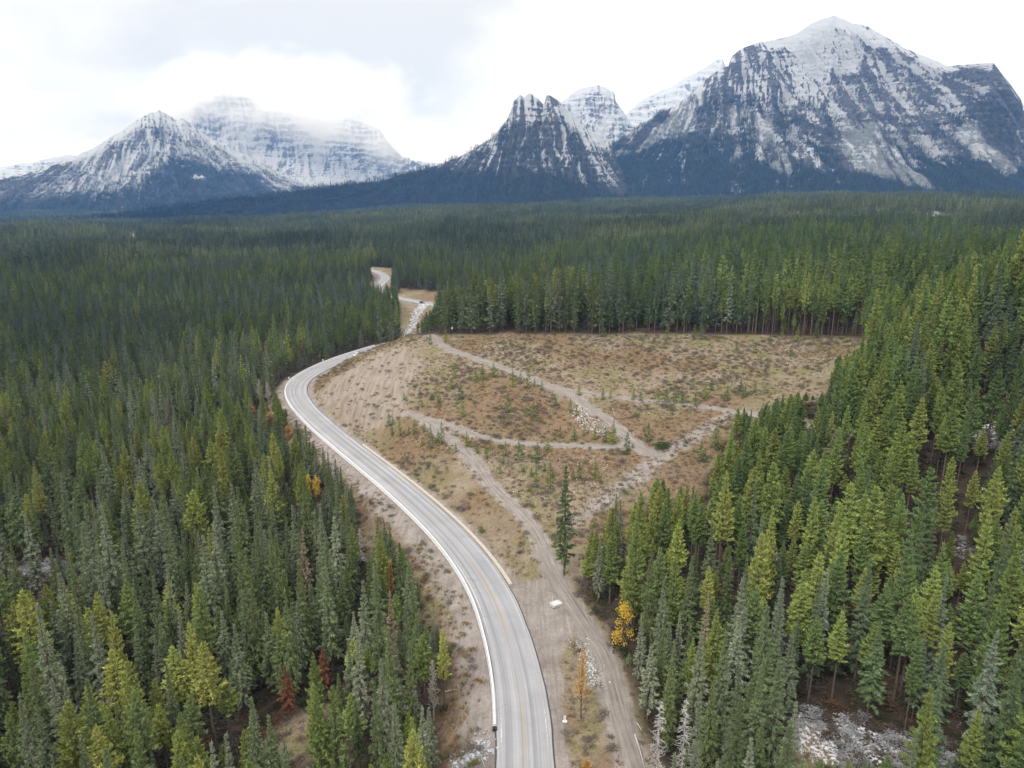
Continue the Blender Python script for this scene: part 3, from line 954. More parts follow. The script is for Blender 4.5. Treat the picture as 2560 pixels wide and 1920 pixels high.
A_SIL = [(60, 585), (250, 553), (380, 530), (520, 507), (700, 482), (868, 461), (949, 452), (1088, 415), (1157, 389), (1233, 342), (1262, 310), (1279, 275), (1283, 254), (1292, 246), (1298, 235), (1305, 238), (1311, 244), (1319, 236), (1328, 232), (1336, 242), (1345, 245), (1352, 255), (1361, 264),
         (1366, 238), (1380, 241), (1396, 251), (1430, 285), (1465, 313), (1500, 342), (1529, 364), (1545, 400), (1565, 450), (1590, 500)]
mountain('small', 'small dark wooded peak with a cleft rocky summit', A_SIL, [(60, 3200), (868, 3500), (1300, 3900), (1590, 4050)], -110, 1.5, 520, 240, 4, 130, 110, .0, 1.35, 'grey_rock', jag=2.2, terr=(30, .25), extra=ex_small, fan=1325)


def ex_snowy(lo, k_):
    def f(c_):
        fine = fbm(c_['X'] / 30, c_['Z'] / 50, 2, 4)
        snow = lo + .5 * (c_['nz'] - .5) + .5 * (c_['streak'] - .5) + .2 * sstep(.3, .5, c_['gul']) + .3 * (fine - .5)
        z_ = np.zeros_like(snow)
        return snow, z_, z_, None
    return f


B_SIL = [(1300, 360), (1340, 330), (1380, 275), (1404, 255), (1442, 226), (1470, 217), (1495, 213), (1512, 216), (1535, 231), (1540, 255), (1560, 280), (1575, 304), (1600, 330), (1650, 350), (1720, 360), (1800, 380)]
mountain('back', 'snow covered peak behind the gap between the mountains', B_SIL, [(1300, 6300), (1500, 6600), (1800, 6300)], 150, 1.6, 260, 140, 6, 130, 170, .2, 1.15, 'pale_rock', terr=(50, .4), extra=ex_snowy(.50, 1), jag=2.6)
C_SIL = [(1500, 330), (1540, 305), (1572, 280), (1604, 249), (1640, 232), (1685, 214), (1720, 190), (1766, 168), (1789, 150), (1807, 145), (1815, 170), (1860, 200), (1950, 260), (2050, 330)]
mountain('hazy', 'faint white ridge fading into cloud behind the large mountain', C_SIL, [(1500, 8600), (2050, 8600)], 150, 1.4, 220, 100, 7, 150, 400, .1, 1.1, 'pale_rock', terr=(80, .6), extra=ex_snowy(.58, 1))


# left-hand pyramid
def ex_left(c_):
    px, py = warp(c_, 36, 160)
    fine = fbm(c_['X'] / 24, c_['Z'] / 50, 2, 4)
    tl = np.interp(px, [-200, 0, 190, 350, 425, 490, 580, 725, 850], [470, 497, 480, 462, 402, 398, 428, 466, 480])
    dn = sstep(-14, 30, py - tl)
    part_ = sstep(-90, 10, py - tl) * sstep(.47, .62, c_['streak']) * .8
    woods = np.clip(np.maximum(dn, part_ * sstep(.2, .4, 1 - c_['gul'])), 0, 1)
    streak = sstep(.38, .52, c_['gul'])
    snow = .60 + .5 * (c_['nz'] - .55) + .2 * streak + .3 * (fine - .5) + 1.1 * (c_['streak'] - .5) + .18 * sstep(520, 760, px)
    snow -= .48 * dn + .12 * part_ + .18 * soft(px, py, conv1([(0, 780), (330, 680), (600, 540), (640, 620), (330, 790), (0, 860)]), 14)
    clr = soft(px, py, conv1([(830, 770), (910, 765), (910, 790), (840, 790)]), 5)
    woods = woods * (1 - clr)
    return snow + .4 * clr, .5 * streak, np.maximum(woods * .5, dn * .95), np.maximum(dn, woods * .7) * (1 - clr)


E_SIL = conv1([(-700, 900), (-300, 845), (-100, 800), (0, 775), (150, 740), (330, 672), (400, 640), (500, 580), (600, 515), (640, 492), (690, 477), (720, 490), (745, 510), (765, 518), (790, 511), (830, 540), (900, 590), (1000, 640),
               (1100, 690), (1200, 740), (1300, 780), (1400, 802), (1550, 850), (1700, 900)])
mountain('left', 'snow streaked pyramid shaped mountain on the left', E_SIL, [(-400, 5000), (0, 5100), (400, 5600), (980, 6000)], -120, 1.9, 520, 260, 2, 150, 125, 0.0, 1.3, 'pale_rock', terr=(30, .06), extra=ex_left, fan=399)
F_SIL = conv1([(560, 640), (640, 580), (700, 525), (760, 490), (830, 440), (900, 390), (950, 358), (1000, 372), (1040, 368), (1080, 400), (1150, 425), (1300, 455), (1400, 480), (1500, 505), (1640, 560), (1680, 620), (1750, 690), (1850, 700), (1930, 706), (2050, 760), (2200, 830)])
mountain('cloudy', 'tall snowy mountain half hidden by drifting cloud', F_SIL, [(320, 8200), (1280, 8800)], 60, 1.25, 460, 240, 3, 150, 300, .3, 1.1, 'pale_rock', terr=(70, .4), extra=ex_snowy(.47, 1), jag=.8)
G_SIL = conv1([(-700, 760), (-300, 735), (0, 722), (100, 705), (180, 692), (230, 680), (300, 668), (330, 675), (420, 720), (600, 800)])
mountain('ridge', 'distant low snowy ridge at the left edge', G_SIL, [(-400, 9500), (400, 9500)], 60, 1.6, 200, 90, 8, 120, 350, .1, 1.1, 'pale_rock', extra=ex_snowy(.50, 1))

# ------------------------------------------------------------------ foliage, bark
def leaf_mat(name, trans=.25, spread=.35):
    """Needles and leaves: the colour comes from each tree's own tint, a little uneven within the crown."""
    m = bpy.data.materials.new(name)
    m.use_nodes = True
    n, l = m.node_tree.nodes, m.node_tree.links
    n.clear()
    out = node(n, 'ShaderNodeOutputMaterial')
    col = attr(n, 'tint', 'INSTANCER', 'Color')
    tc = node(n, 'ShaderNodeTexCoord').outputs['Object']
    rnd = attr(n, 'shade', 'GEOMETRY', 'Fac')
    v = ramp(n, l, rnd, [(0.0, g(1 - spread)), (1.0, g(1 + spread))])
    c2 = mixc(n, l, 1.0, col, v, 'MULTIPLY')
    d = node(n, 'ShaderNodeBsdfDiffuse', inp={'Roughness': .6})
    t = node(n, 'ShaderNodeBsdfTranslucent')
    mx = node(n, 'ShaderNodeMixShader', inp={'Fac': trans})
    l.new(c2, d.inputs['Color'])
    l.new(c2, t.inputs['Color'])
    l.new(d.outputs[0], mx.inputs[1])
    l.new(t.outputs[0], mx.inputs[2])
    l.new(mx.outputs[0], out.inputs['Surface'])
    MATS[name] = m
    return m


leaf_mat('needles', .08, .5)
leaf_mat('leaves', .35)
plain('bark', (.115, .092, .075), .95, .4, 2.0)
plain('dead_wood', (.40, .385, .37), .9, .25, 2.0)
plain('pale_bark', (.34, .31, .26), .9, .25, 3.0)
plain('twigs', (.13, .10, .088), .95, .3, 2.0)


def tube(p0, p1, r0, r1, k=5):
    p0, p1 = np.asarray(p0, float), np.asarray(p1, float)
    d = p1 - p0
    d = d / (np.linalg.norm(d) + 1e-9)
    a = np.cross(d, [0, 0, 1] if abs(d[2]) < .9 else [1, 0, 0])
    a /= np.linalg.norm(a)
    b_ = np.cross(d, a)
    th = np.arange(k) * 2 * math.pi / k
    ring = np.cos(th)[:, None] * a + np.sin(th)[:, None] * b_
    V = np.vstack([p0 + ring * r0, p1 + ring * r1])
    i = np.arange(k)
    F_ = np.stack([i, (i + 1) % k, (i + 1) % k + k, i + k], 1)
    return V, F_


def join(parts):
    V, F_, o = [], [], 0
    for v, f in parts:
        V.append(v)
        F_.append(np.asarray(f) + o)
        o += len(v)
    return np.vstack(V), np.vstack(F_)


def blades(P, Dr, Ln, Wd, r_):
    """Pointed needle sprays: one triangle each at P along Dr."""
    Dr = Dr / (np.linalg.norm(Dr, axis=1)[:, None] + 1e-9)
    S_ = np.cross(Dr, r_.normal(size=Dr.shape))
    S_ /= np.linalg.norm(S_, axis=1)[:, None] + 1e-9
    a = P - S_ * Wd[:, None] * .5 - Dr * Ln[:, None] * .25
    b_ = P + S_ * Wd[:, None] * .5 - Dr * Ln[:, None] * .1
    c_ = P + Dr * Ln[:, None] * .85
    V = np.stack([a, b_, c_], 1).reshape(-1, 3)
    return V, np.arange(len(V)).reshape(-1, 3)


def conifer(kind, seed, lod=0, H=20.0):
    """Trunk and crown arrays of a pine or a spruce, 20 m tall."""
    r_ = np.random.default_rng(seed)
    if kind == 'pine':
        cb = r_.uniform(.22, .5) * H
        Rm, pw = r_.uniform(1.35, 1.85), r_.uniform(.5, .72)
        nb = (190, 60, 18)[lod]
    elif kind == 'spruce':
        cb = r_.uniform(.06, .2) * H
        Rm, pw = r_.uniform(1.9, 2.6), r_.uniform(.95, 1.15)
        nb = (200, 66, 18)[lod]
    else:                                                 # slim young tree
        cb = .04 * H
        Rm, pw = r_.uniform(2.6, 3.4), r_.uniform(.8, 1.0)
        nb = (90, 60, 14)[lod]
    t = (np.arange(nb) + r_.random(nb)) / nb
    t = t ** (.92 if kind != 'spruce' else .80)
    if lod < 2:                                           # limbs grow in whorls, with gaps between
        wh = (H - cb) / (.85 if lod == 0 else 1.1)
        t = np.clip((np.floor(t * wh) + .5 + r_.normal(0, .14, nb)) / wh, 0, 1)
    zb = cb + (H * .985 - cb) * t
    az = np.arange(nb) * 2.399 + r_.normal(0, .5, nb)
    lump = .62 + .8 * vnoise(az * 1.1 + seed, zb / 2.2 + seed, seed)
    prof = Rm * np.clip(1 - t, .02, 1) ** pw * lump * r_.uniform(.65, 1.2, nb)
    if kind == 'pine':
        prof *= .62 + .38 * np.minimum(1, t / .18)
        lo_, hi_ = .15, .75
    else:
        prof *= (.6 + .4 * np.minimum(1, t / .3)) if kind == 'spruce' else 1
        lo_, hi_ = -.38, .65
    prof = np.maximum(prof, .12)
    el = lo_ + (hi_ - lo_) * t ** 2 + r_.normal(0, .12, nb)
    m = (5, 3, 2)[lod]
    kb = (8, 5, 3)[lod]
    j = .28 + .72 * (np.arange(m) + .75) / m
    bd = np.stack([np.cos(az) * np.cos(el), np.sin(az) * np.cos(el), np.sin(el)], 1)
    base = np.stack([np.zeros(nb), np.zeros(nb), zb], 1)
    P = base[:, None] + bd[:, None] * (prof[:, None] * j[None])[..., None]
    curl = (.22 if kind == 'pine' else .12) * prof[:, None] * j[None] ** 2
    P[..., 2] += curl
    P = P.reshape(-1, 3)
    Bd = np.repeat(bd, m, 0)
    PL = np.repeat(prof, m)
    P = np.repeat(P, kb, 0)
    Bd = np.repeat(Bd, kb, 0)
    PL = np.repeat(PL, kb)
    N = len(P)
    rad = np.clip(PL / 1.6, .2, 1.2)
    sz = (.50, .85, 1.55)[lod]
    P = P + r_.normal(0, .16 * sz, (N, 3)) * rad[:, None]
    up = .55 if kind == 'pine' else -.05
    Dr = Bd * .75 + r_.normal(0, .55, (N, 3)) + np.array([0, 0, up])
    Ln = sz * r_.uniform(.65, 1.25, N) * (.42 + .58 * rad)
    Wd = Ln * r_.uniform(.34, .55, N) * (1.0 if lod == 0 else 1.15)
    V, F_ = blades(P, Dr, Ln, Wd, r_)
    tip = np.array([[0, 0, H * .97]])
    tv, tf = blades(np.repeat(tip, 6, 0) + r_.normal(0, .05, (6, 3)) + np.array([0, 0, 1.]) * np.linspace(-.8, .3, 6)[:, None], r_.normal(0, .25, (6, 3)) + np.array([0, 0, 1.]), np.full(6, .8), np.full(6, .26), r_)
    V, F_ = join([(V, F_), (tv, tf)])
    shade = np.repeat(np.clip(r_.normal(.5, .22, len(F_)), 0, 1), 3)
    k_ = (6, 5, 3)[lod]
    lean = r_.normal(0, .12, 2)
    r0 = H * .0085
    if lod == 2:
        tr = [tube((0, 0, -1), (0, 0, H * .9), r0 * 1.1, .04, 3)]
    else:
        tr = [tube((0, 0, -1.2), (lean[0] * .4, lean[1] * .4, H * .5), r0 * 1.15, r0 * .75, k_), tube((lean[0] * .4, lean[1] * .4, H * .5), (0, 0, H * .96), r0 * .75, .03, k_)]
        if kind == 'pine':                                # dead lower limbs
            for _ in range((16, 6)[lod]):
                z_ = r_.uniform(.12 * H, cb + 1.5)
                a_ = r_.uniform(0, 6.28)
                ln = r_.uniform(.5, 1.5)
                tr.append(tube((0, 0, z_), (math.cos(a_) * ln, math.sin(a_) * ln, z_ + r_.uniform(-.4, .15)), .035, .012, 3))
    return join(tr), (V, F_, shade)


def tree_meshes(kind, seed, lod, H=20.0):
    (tv, tf), (cv, cf, sh) = conifer(kind, seed, lod, H)
    t_ = mesh_obj('trunk', tv, tf, MATS['bark'], link=False, smooth=True).data
    c_ = mesh_obj('crown', cv, cf, MATS['needles'], link=False, attrs={'shade': sh}).data
    return t_, c_


def whole_tree(name, kind, seed, lod):
    (tv, tf), (cv, cf, sh) = conifer(kind, seed, lod)
    q = np.vstack([tf[:, [0, 1, 2]], tf[:, [0, 2, 3]]])
    V, F_ = join([(tv, q), (cv, cf)])
    o = mesh_obj(name, V, F_, [MATS['bark'], MATS['needles']], link=False, attrs={'shade': np.r_[np.full(len(tv), .5), sh]})
    mi = np.r_[np.zeros(len(q), np.int32), np.ones(len(cf), np.int32)]
    o.data.polygons.foreach_set('material_index', mi)
    return o


# prototypes for the far forest (not in the scene themselves, only as instances)
def proto_collection(name, objs):
    c_ = bpy.data.collections.new(name)
    for o in objs:
        c_.objects.link(o)
    return c_


NVAR = 7
mid_objs = [whole_tree('conifer_a%02d' % i, 'pine', 40 + i, 1) for i in range(NVAR)] + [whole_tree('conifer_b%02d' % i, 'spruce', 60 + i, 1) for i in range(NVAR)]
PROTO_MID = proto_collection('mid_conifers', mid_objs)
near_objs = [whole_tree('conifer_c%02d' % i, 'pine', 10 + i, 0) for i in range(NVAR)] + [whole_tree('conifer_d%02d' % i, 'spruce', 25 + i, 0) for i in range(NVAR)]
PROTO_NEAR = proto_collection('near_conifers', near_objs)


def patch_obj(name, seed, size, count, hmin, hmax, lod=2):
    r_ = np.random.default_rng(seed)
    tv, tf, ts, mi, tn = [], [], [], [], 0
    for i in range(count):
        kd = 'pine' if r_.random() < .5 else 'spruce'
        (av, af), (bv, bf, sh) = conifer(kd, seed * 50 + i, lod)
        q = np.vstack([af[:, [0, 1, 2]], af[:, [0, 2, 3]]])
        V, F_ = join([(av, q), (bv, bf)])
        sc = r_.uniform(hmin, hmax) / 20
        a_ = r_.uniform(0, 6.28)
        ca, sa = math.cos(a_), math.sin(a_)
        V = V * np.array([sc * 1.15, sc * 1.15, sc])
        V = np.stack([V[:, 0] * ca - V[:, 1] * sa, V[:, 0] * sa + V[:, 1] * ca, V[:, 2]], 1)
        V[:, :2] += (r_.random(2) - .5) * size
        tv.append(V)
        tf.append(F_ + tn)
        tn += len(V)
        ts.append(np.r_[np.full(len(av), .5), np.clip(sh * .5 + r_.uniform(-.3, .8), 0, 1)])
        mi.append(np.r_[np.zeros(len(q), np.int32), np.ones(len(bf), np.int32)])
    o = mesh_obj(name, np.vstack(tv), np.vstack(tf), [MATS['bark'], MATS['needles']], link=False, attrs={'shade': np.concatenate(ts)})
    o.data.polygons.foreach_set('material_index', np.concatenate(mi))
    return o


PROTO_PATCH = proto_collection('forest_patches', [patch_obj('forest_patch%02d' % i, 300 + i, 26, 34, 9, 25) for i in range(8)])
PROTO_SLOPE = proto_collection('slope_clumps', [patch_obj('slope_clump%02d' % i, 400 + i, 20, 4, 10, 19) for i in range(8)])


def scatter(name, pts, scl, rotz, idx, tint, coll, label, **kw):
    me = bpy.data.meshes.new(name)
    me.vertices.add(len(pts))
    me.vertices.foreach_set('co', np.asarray(pts, np.float32).ravel())
    a = me.attributes.new('scl', 'FLOAT_VECTOR', 'POINT')
    a.data.foreach_set('vector', np.asarray(scl, np.float32).ravel())
    a = me.attributes.new('rot', 'FLOAT_VECTOR', 'POINT')
    rt = np.asarray(rotz, np.float32)
    if rt.ndim == 1:
        rt = np.stack([rt * 0, rt * 0, rt], 1)
    a.data.foreach_set('vector', rt.astype(np.float32).ravel())
    a = me.attributes.new('idx', 'INT', 'POINT')
    a.data.foreach_set('value', np.asarray(idx, np.int32))
    a = me.attributes.new('tint', 'FLOAT_COLOR', 'POINT')
    a.data.foreach_set('color', np.c_[tint, np.ones(len(pts))].astype(np.float32).ravel())
    me.update()
    o = bpy.data.objects.new(name, me)
    COL.objects.link(o)
    ng = bpy.data.node_groups.new(name, 'GeometryNodeTree')
    ng.interface.new_socket('Geometry', in_out='INPUT', socket_type='NodeSocketGeometry')
    ng.interface.new_socket('Geometry', in_out='OUTPUT', socket_type='NodeSocketGeometry')
    n, l = ng.nodes, ng.links
    gi, go = n.new('NodeGroupInput'), n.new('NodeGroupOutput')
    ci = n.new('GeometryNodeCollectionInfo')
    ci.inputs['Collection'].default_value = coll
    ci.inputs['Separate Children'].default_value = True
    ci.inputs['Reset Children'].default_value = True
    ip = n.new('GeometryNodeInstanceOnPoints')
    ip.inputs['Pick Instance'].default_value = True

    def na(nm, dt):
        q = n.new('GeometryNodeInputNamedAttribute')
        q.data_type = dt
        q.inputs['Name'].default_value = nm
        return q.outputs['Attribute']
    er = n.new('FunctionNodeEulerToRotation')
    l.new(na('rot', 'FLOAT_VECTOR'), er.inputs[0])
    l.new(gi.outputs[0], ip.inputs['Points'])
    l.new(ci.outputs[0], ip.inputs['Instance'])
    l.new(na('idx', 'INT'), ip.inputs['Instance Index'])
    l.new(er.outputs[0], ip.inputs['Rotation'])
    l.new(na('scl', 'FLOAT_VECTOR'), ip.inputs['Scale'])
    l.new(ip.outputs[0], go.inputs[0])
    md = o.modifiers.new('scatter', 'NODES')
    md.node_group = ng
    tag(o, label, kw.get('cat'), None, 'stuff')
    return o


# ------------------------------------------------------------------ where the trees stand
def jgrid(x0, x1, y0, y1, s_, r_):
    a, b_ = np.meshgrid(np.arange(x0, x1, s_), np.arange(y0, y1, s_), indexing='ij')
    a, b_ = a.ravel(), b_.ravel()
    return a + r_.uniform(-.48, .48, a.size) * s_, b_ + r_.uniform(-.48, .48, b_.size) * s_


def in_view(x, y, marg):
    return (np.abs(x) < .72 * np.maximum(y, 0) + marg) & (y > 12)


PINE_T = np.array([(.140, .180, .042), (.165, .200, .044), (.115, .160, .044), (.190, .212, .048), (.100, .140, .046)])
SPRUCE_T = np.array([(.094, .126, .062), (.114, .145, .086), (.080, .112, .048), (.140, .168, .112), (.086, .115, .044)])


def tints(is_pine, n_, r_, x, y):
    i, j = r_.integers(0, 5, n_), r_.integers(0, 5, n_)
    c_ = np.where(is_pine[:, None], PINE_T[i], SPRUCE_T[j])
    q = r_.random(n_)
    c_ = np.where((q < .008)[:, None], np.array([.165, .145, .095]), c_)   # dying, grey-brown needles
    return c_ * r_.uniform(.82, 1.18, n_)[:, None]


tr_ = np.random.default_rng(5)
X_, Y_ = jgrid(-640, 640, 14, 840, 3.55, tr_)
m_ = in_view(X_, Y_, 40) & (np.hypot(X_, Y_) < 830)
X_, Y_ = X_[m_], Y_[m_]
op = bil(OPEN, X_, Y_)
m_ = ((op < .25) | (np.abs(X_) > 449)) & (tr_.random(len(X_)) < .95 - .45 * sstep(.56, .72, fbm(X_ / 22, Y_ / 22, 8, 3)))
sn = bil(M_SNOW, X_, Y_)
m_ &= ~((sn > .4) & (tr_.random(len(X_)) < .93))
X_, Y_ = X_[m_], Y_[m_]
Z_ = hz(X_, Y_)
stand = fbm(X_ / 70 + 3, Y_ / 70, 9, 3)
pine_ = tr_.random(len(X_)) < np.clip(.5 + (stand - .5) * 2.2 + .22 * sstep(20, 120, X_) - .18 * sstep(250, 420, np.hypot(X_, Y_)) * (X_ < 100), .12, .9)
HT = np.clip(tr_.normal(17.6, 4.0, len(X_)), 8, 25) * (.86 + .28 * fbm(X_ / 45, Y_ / 45, 10, 2))
young = tr_.random(len(X_)) < .2
HT = np.where(young, HT * tr_.uniform(.35, .65, len(X_)), HT)
HT *= 1 - .13 * sstep(120, 220, np.hypot(X_, Y_)) * (X_ < 20)
HT *= 1 + .26 * ((X_ > -40) & (X_ < 170) & (Y_ > 285) & (np.hypot(X_, Y_) < 420))
edge_f = sstep(6, 14, bil(D_ROAD, X_, Y_))
HT *= .72 + .28 * edge_f
# no crown reaches into the openings the photograph shows
ok_ = np.ones(len(X_), bool)
for f_ in (1.0, .8, .6, .45, .3):
    blk = np.zeros(len(X_), bool)
    for q_ in (.06, .2, .4, .6, .8, 1.0):
        for sd in (-1, 0, 1):
            ux, uy = to_px(X_ + sd * 1.6 * (1 - q_ * .8) * f_, Y_, Z_ + HT * f_ * q_)
            for pg in OPEN_VIEW:
                x0_, y0_ = np.min(pg, 0)
                x1_, y1_ = np.max(pg, 0)
                w_ = np.where((ux > x0_) & (ux < x1_) & (uy > y0_) & (uy < y1_) & ~blk & (np.hypot(X_, Y_) < 800))[0]
                blk[w_] |= inpoly(ux[w_], uy[w_], pg)
    if f_ == 1.0:
        fit_ = np.where(blk, 0., 1.)
    else:
        fit_ = np.where((fit_ == 0) & ~blk, f_, fit_)
keep_ = (fit_ > 0) & ((fit_ > .7) | (tr_.random(len(X_)) < .55))
X_, Y_, Z_, pine_, HT = X_[keep_], Y_[keep_], Z_[keep_], pine_[keep_], (HT * fit_)[keep_]
# the singular trees keep some room about them: (kind, base pixel, top pixel, crown half width in pixels)
SPECIAL = [('lone', 1410, 1438, 1160, 24), ('grey', 1640, 1948, 1745, 34), ('grey', 1703, 1942, 1740, 34), ('bare', 1085, 1800, 1648, 28), ('grey', 902, 1412, 1318, 18), ('pale', 925, 1352, 1246, 16),
           ('bare', 652, 1012, 946, 18), ('bare', 672, 1008, 955, 14), ('yellow', 1556, 1618, 1512, 29), ('orange', 1452, 1790, 1630, 24), ('orange', 1466, 1950, 1898, 14), ('yellow', 772, 1246, 1190, 11), ('yellow', 794, 1240, 1184, 10),
           ('orange', 978, 1488, 1405, 9), ('orange', 722, 1096, 1066, 13), ('orange', 632, 1034, 1014, 8), ('orange', 678, 1050, 1034, 9), ('red', 724, 1800, 1662, 20), ('red', 813, 1730, 1620, 18)]
ok_ = np.ones(len(X_), bool)
for kd_, px_, by_, ty_, hw_ in SPECIAL:
    sx, sy = (float(q[0]) for q in ground(px_, by_))
    ok_ &= np.hypot(X_ - sx, Y_ - sy) > 2.2
    for q_ in (.45, .6, .75, .88, 1.0):
        ux, uy = to_px(X_, Y_, Z_ + HT * q_)
        cw = 1.5 * (1.05 - q_) * FOC / np.maximum(Y_, 20)
        ok_ &= ~((np.hypot(X_, Y_) < math.hypot(sx, sy)) & (np.abs(ux - px_) < hw_ * .75 + cw) & (uy > ty_ - 4) & (uy < ty_ + .55 * (by_ - ty_)))
X_, Y_, Z_, pine_, HT = X_[ok_], Y_[ok_], Z_[ok_], pine_[ok_], HT[ok_]
# a camera's length from any crown: none stands in the lens
m_ = np.hypot(X_, Y_) > 22
X_, Y_, Z_, pine_, HT = X_[m_], Y_[m_], Z_[m_], pine_[m_], HT[m_]
WD = tr_.uniform(.72, 1.28, len(X_)) * (HT / 20) ** .6 * np.where(pine_, 1.12, 1.0)
TN = tints(pine_, len(X_), tr_, X_, Y_) * np.array([1.56, 1.48, 1.42])
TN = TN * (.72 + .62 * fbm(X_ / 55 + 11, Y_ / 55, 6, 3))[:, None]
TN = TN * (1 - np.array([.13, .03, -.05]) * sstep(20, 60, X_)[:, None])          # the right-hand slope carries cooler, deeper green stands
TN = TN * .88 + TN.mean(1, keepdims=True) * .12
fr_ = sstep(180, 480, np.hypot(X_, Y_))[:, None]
TN = TN * (1 - .30 * fr_) * np.where(pine_, 1, 1)[:, None] * (1 - fr_ * np.array([.12, .04, -.15]))   # tints darken and turn bluer with distance from the camera
sub_ = (X_ > 40) & (Y_ > 130)
VAR = tr_.integers(0, NVAR, len(X_))
ROT = tr_.uniform(0, 6.28, len(X_))
DD = np.hypot(X_, Y_)
bx, by = to_px(X_, Y_, Z_)
tx, ty = to_px(X_, Y_, Z_ + HT)
seen = (tx > 5) & (tx < 2555) & (ty > 0) & (ty < 1900) & (Y_ > 20)
# the individually built trees: the 300 nearest of each kind that show in the picture
hero = np.zeros(len(X_), bool)
for flag in (True, False):
    ii = np.where(seen & (pine_ == flag))[0]
    hero[ii[np.argsort(DD[ii])[:300]]] = True

ORD = ['first', 'second', 'third', 'fourth', 'fifth', 'sixth', 'seventh', 'eighth', 'ninth', 'tenth', 'eleventh', 'twelfth', 'thirteenth', 'fourteenth', 'fifteenth', 'sixteenth', 'seventeenth', 'eighteenth', 'nineteenth', 'twentieth']
ORD += ['twenty-' + w_ for w_ in ORD[:9]] + ['thirtieth'] + ['thirty-' + w_ for w_ in ORD[:9]] + ['fortieth'] + ['forty-' + w_ for w_ in ORD[:9]]
HLAB = {}
_grp = {}
for i in np.where(hero)[0]:
    lum = TN[i].sum()
    if pine_[i]:
        cw = 'grey-brown' if TN[i][0] > TN[i][1] * 1.05 else 'bright yellow-green' if lum > .64 else 'dull green' if lum < .46 else 'olive green'
    else:
        cw = 'grey-brown' if TN[i][0] > TN[i][1] * 1.05 else 'pale blue-green' if lum > .54 else 'dark green' if lum < .40 else 'blue-green'
    hw_ = 'tall' if HT[i] > 20 else 'short' if HT[i] < 12 else 'medium'
    side = 'left' if X_[i] < np.interp(Y_[i], ROAD[:, 1], ROAD[:, 0]) else 'right'
    row = int((1900 - ty[i]) // 60)
    _grp.setdefault((side, row, cw, hw_, bool(pine_[i])), []).append(i)
for (side, row, cw, hw_, sp), mem in _grp.items():
    mem.sort(key=lambda q: tx[q])
    for k_, i in enumerate(mem):
        kd = 'pine' if sp else 'spruce'
        rw = ORD[row] if row else 'lowest'
        pl_ = 'only one' if len(mem) == 1 else ORD[k_] + ' from left'
        HLAB[i] = f'{hw_} {cw} {kd} {side} of road, {pl_} in {rw} row of treetops'
HERO_P = [tree_meshes('pine', 10 + i, 0) for i in range(NVAR)]
HERO_S = [tree_meshes('spruce', 25 + i, 0) for i in range(NVAR)]
for i in np.where(hero)[0]:
    sp = bool(pine_[i])
    t_, c_ = (HERO_P if sp else HERO_S)[VAR[i]]
    o = empty('pine_tree' if sp else 'spruce_tree', (X_[i], Y_[i], Z_[i]), HLAB[i], 'tree', 'pines of the near forest' if sp else 'spruces of the near forest', ROT[i], (WD[i], WD[i], HT[i] / 20))
    part('trunk', t_, o)
    part('crown', c_, o)['tint'] = tuple(float(q) for q in TN[i])

rest = ~hero
for nm, sel, coll, lab in (('near_forest', rest & (DD < 300), PROTO_NEAR, 'dense conifer forest filling both sides of the road'), ('middle_forest', rest & (DD >= 300), PROTO_MID, 'dense conifer forest of the valley beyond the clearing')):
    w_ = np.where(sel)[0]
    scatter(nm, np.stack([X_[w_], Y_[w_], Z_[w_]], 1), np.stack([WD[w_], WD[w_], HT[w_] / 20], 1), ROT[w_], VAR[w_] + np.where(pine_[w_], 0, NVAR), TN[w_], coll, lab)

# open ground reaches as far as the trees leave room: no bare forest floor between the clearing and the first trunks
cov = np.zeros(OPEN.shape)
ii, jj = np.round(X_ - X0).astype(int), np.round(Y_ - Y0).astype(int)
q_ = (ii >= 0) & (ii < cov.shape[0]) & (jj >= 0) & (jj < cov.shape[1])
np.add.at(cov, (ii[q_], jj[q_]), 1.)


def blur(m_, r_):
    for ax in (0, 1):
        c_ = np.cumsum(np.pad(m_, [(r_ + 1, r_) if a == ax else (0, 0) for a in (0, 1)], mode='edge'), axis=ax)
        m_ = (c_[2 * r_ + 1:] - c_[:-2 * r_ - 1] if ax == 0 else c_[:, 2 * r_ + 1:] - c_[:, :-2 * r_ - 1]) / (2 * r_ + 1)
    return m_


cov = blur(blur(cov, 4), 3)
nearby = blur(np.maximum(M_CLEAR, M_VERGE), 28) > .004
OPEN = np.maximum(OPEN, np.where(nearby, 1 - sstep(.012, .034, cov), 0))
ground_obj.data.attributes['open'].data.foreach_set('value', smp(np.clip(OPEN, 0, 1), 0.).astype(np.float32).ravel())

# valley floor beyond
fx, fy = jgrid(-2000, 2000, 300, 2700, 21, tr_)
m_ = (np.hypot(fx, fy) > 822) & (np.hypot(fx, fy) < 2500)
gx_, gy_ = jgrid(-4400, 4400, 1500, 5900, 31, tr_)
m2 = (np.hypot(gx_, gy_) >= 2500) & (np.hypot(gx_, gy_) < np.where(gx_ < -200, 5600, 4300))
fx, fy = np.r_[fx[m_], gx_[m2]], np.r_[fy[m_], gy_[m2]]
fd = np.hypot(fx, fy)
m_ = in_view(fx, fy, 160)
for px_, py_, w_, h_ in GLADES:
    ux, uy = to_px(fx, fy, z_far(fx, fy) + 6)
    m_ &= ~((np.abs(ux - px_) < w_) & (np.abs(uy - py_ - 5) < h_ + 8) & (tr_.random(len(fx)) < .78))
fx, fy = fx[m_], fy[m_]
fz = z_far(fx, fy) - .5
tn = np.where((fbm(fx / 200, fy / 200, 3, 3) > .5)[:, None], np.array([.120, .140, .066]), np.array([.080, .104, .060])) * tr_.uniform(.75, 1.25, (len(fx), 1)) * (.6 + .8 * fbm(fx / 110, fy / 110, 8, 3))[:, None]
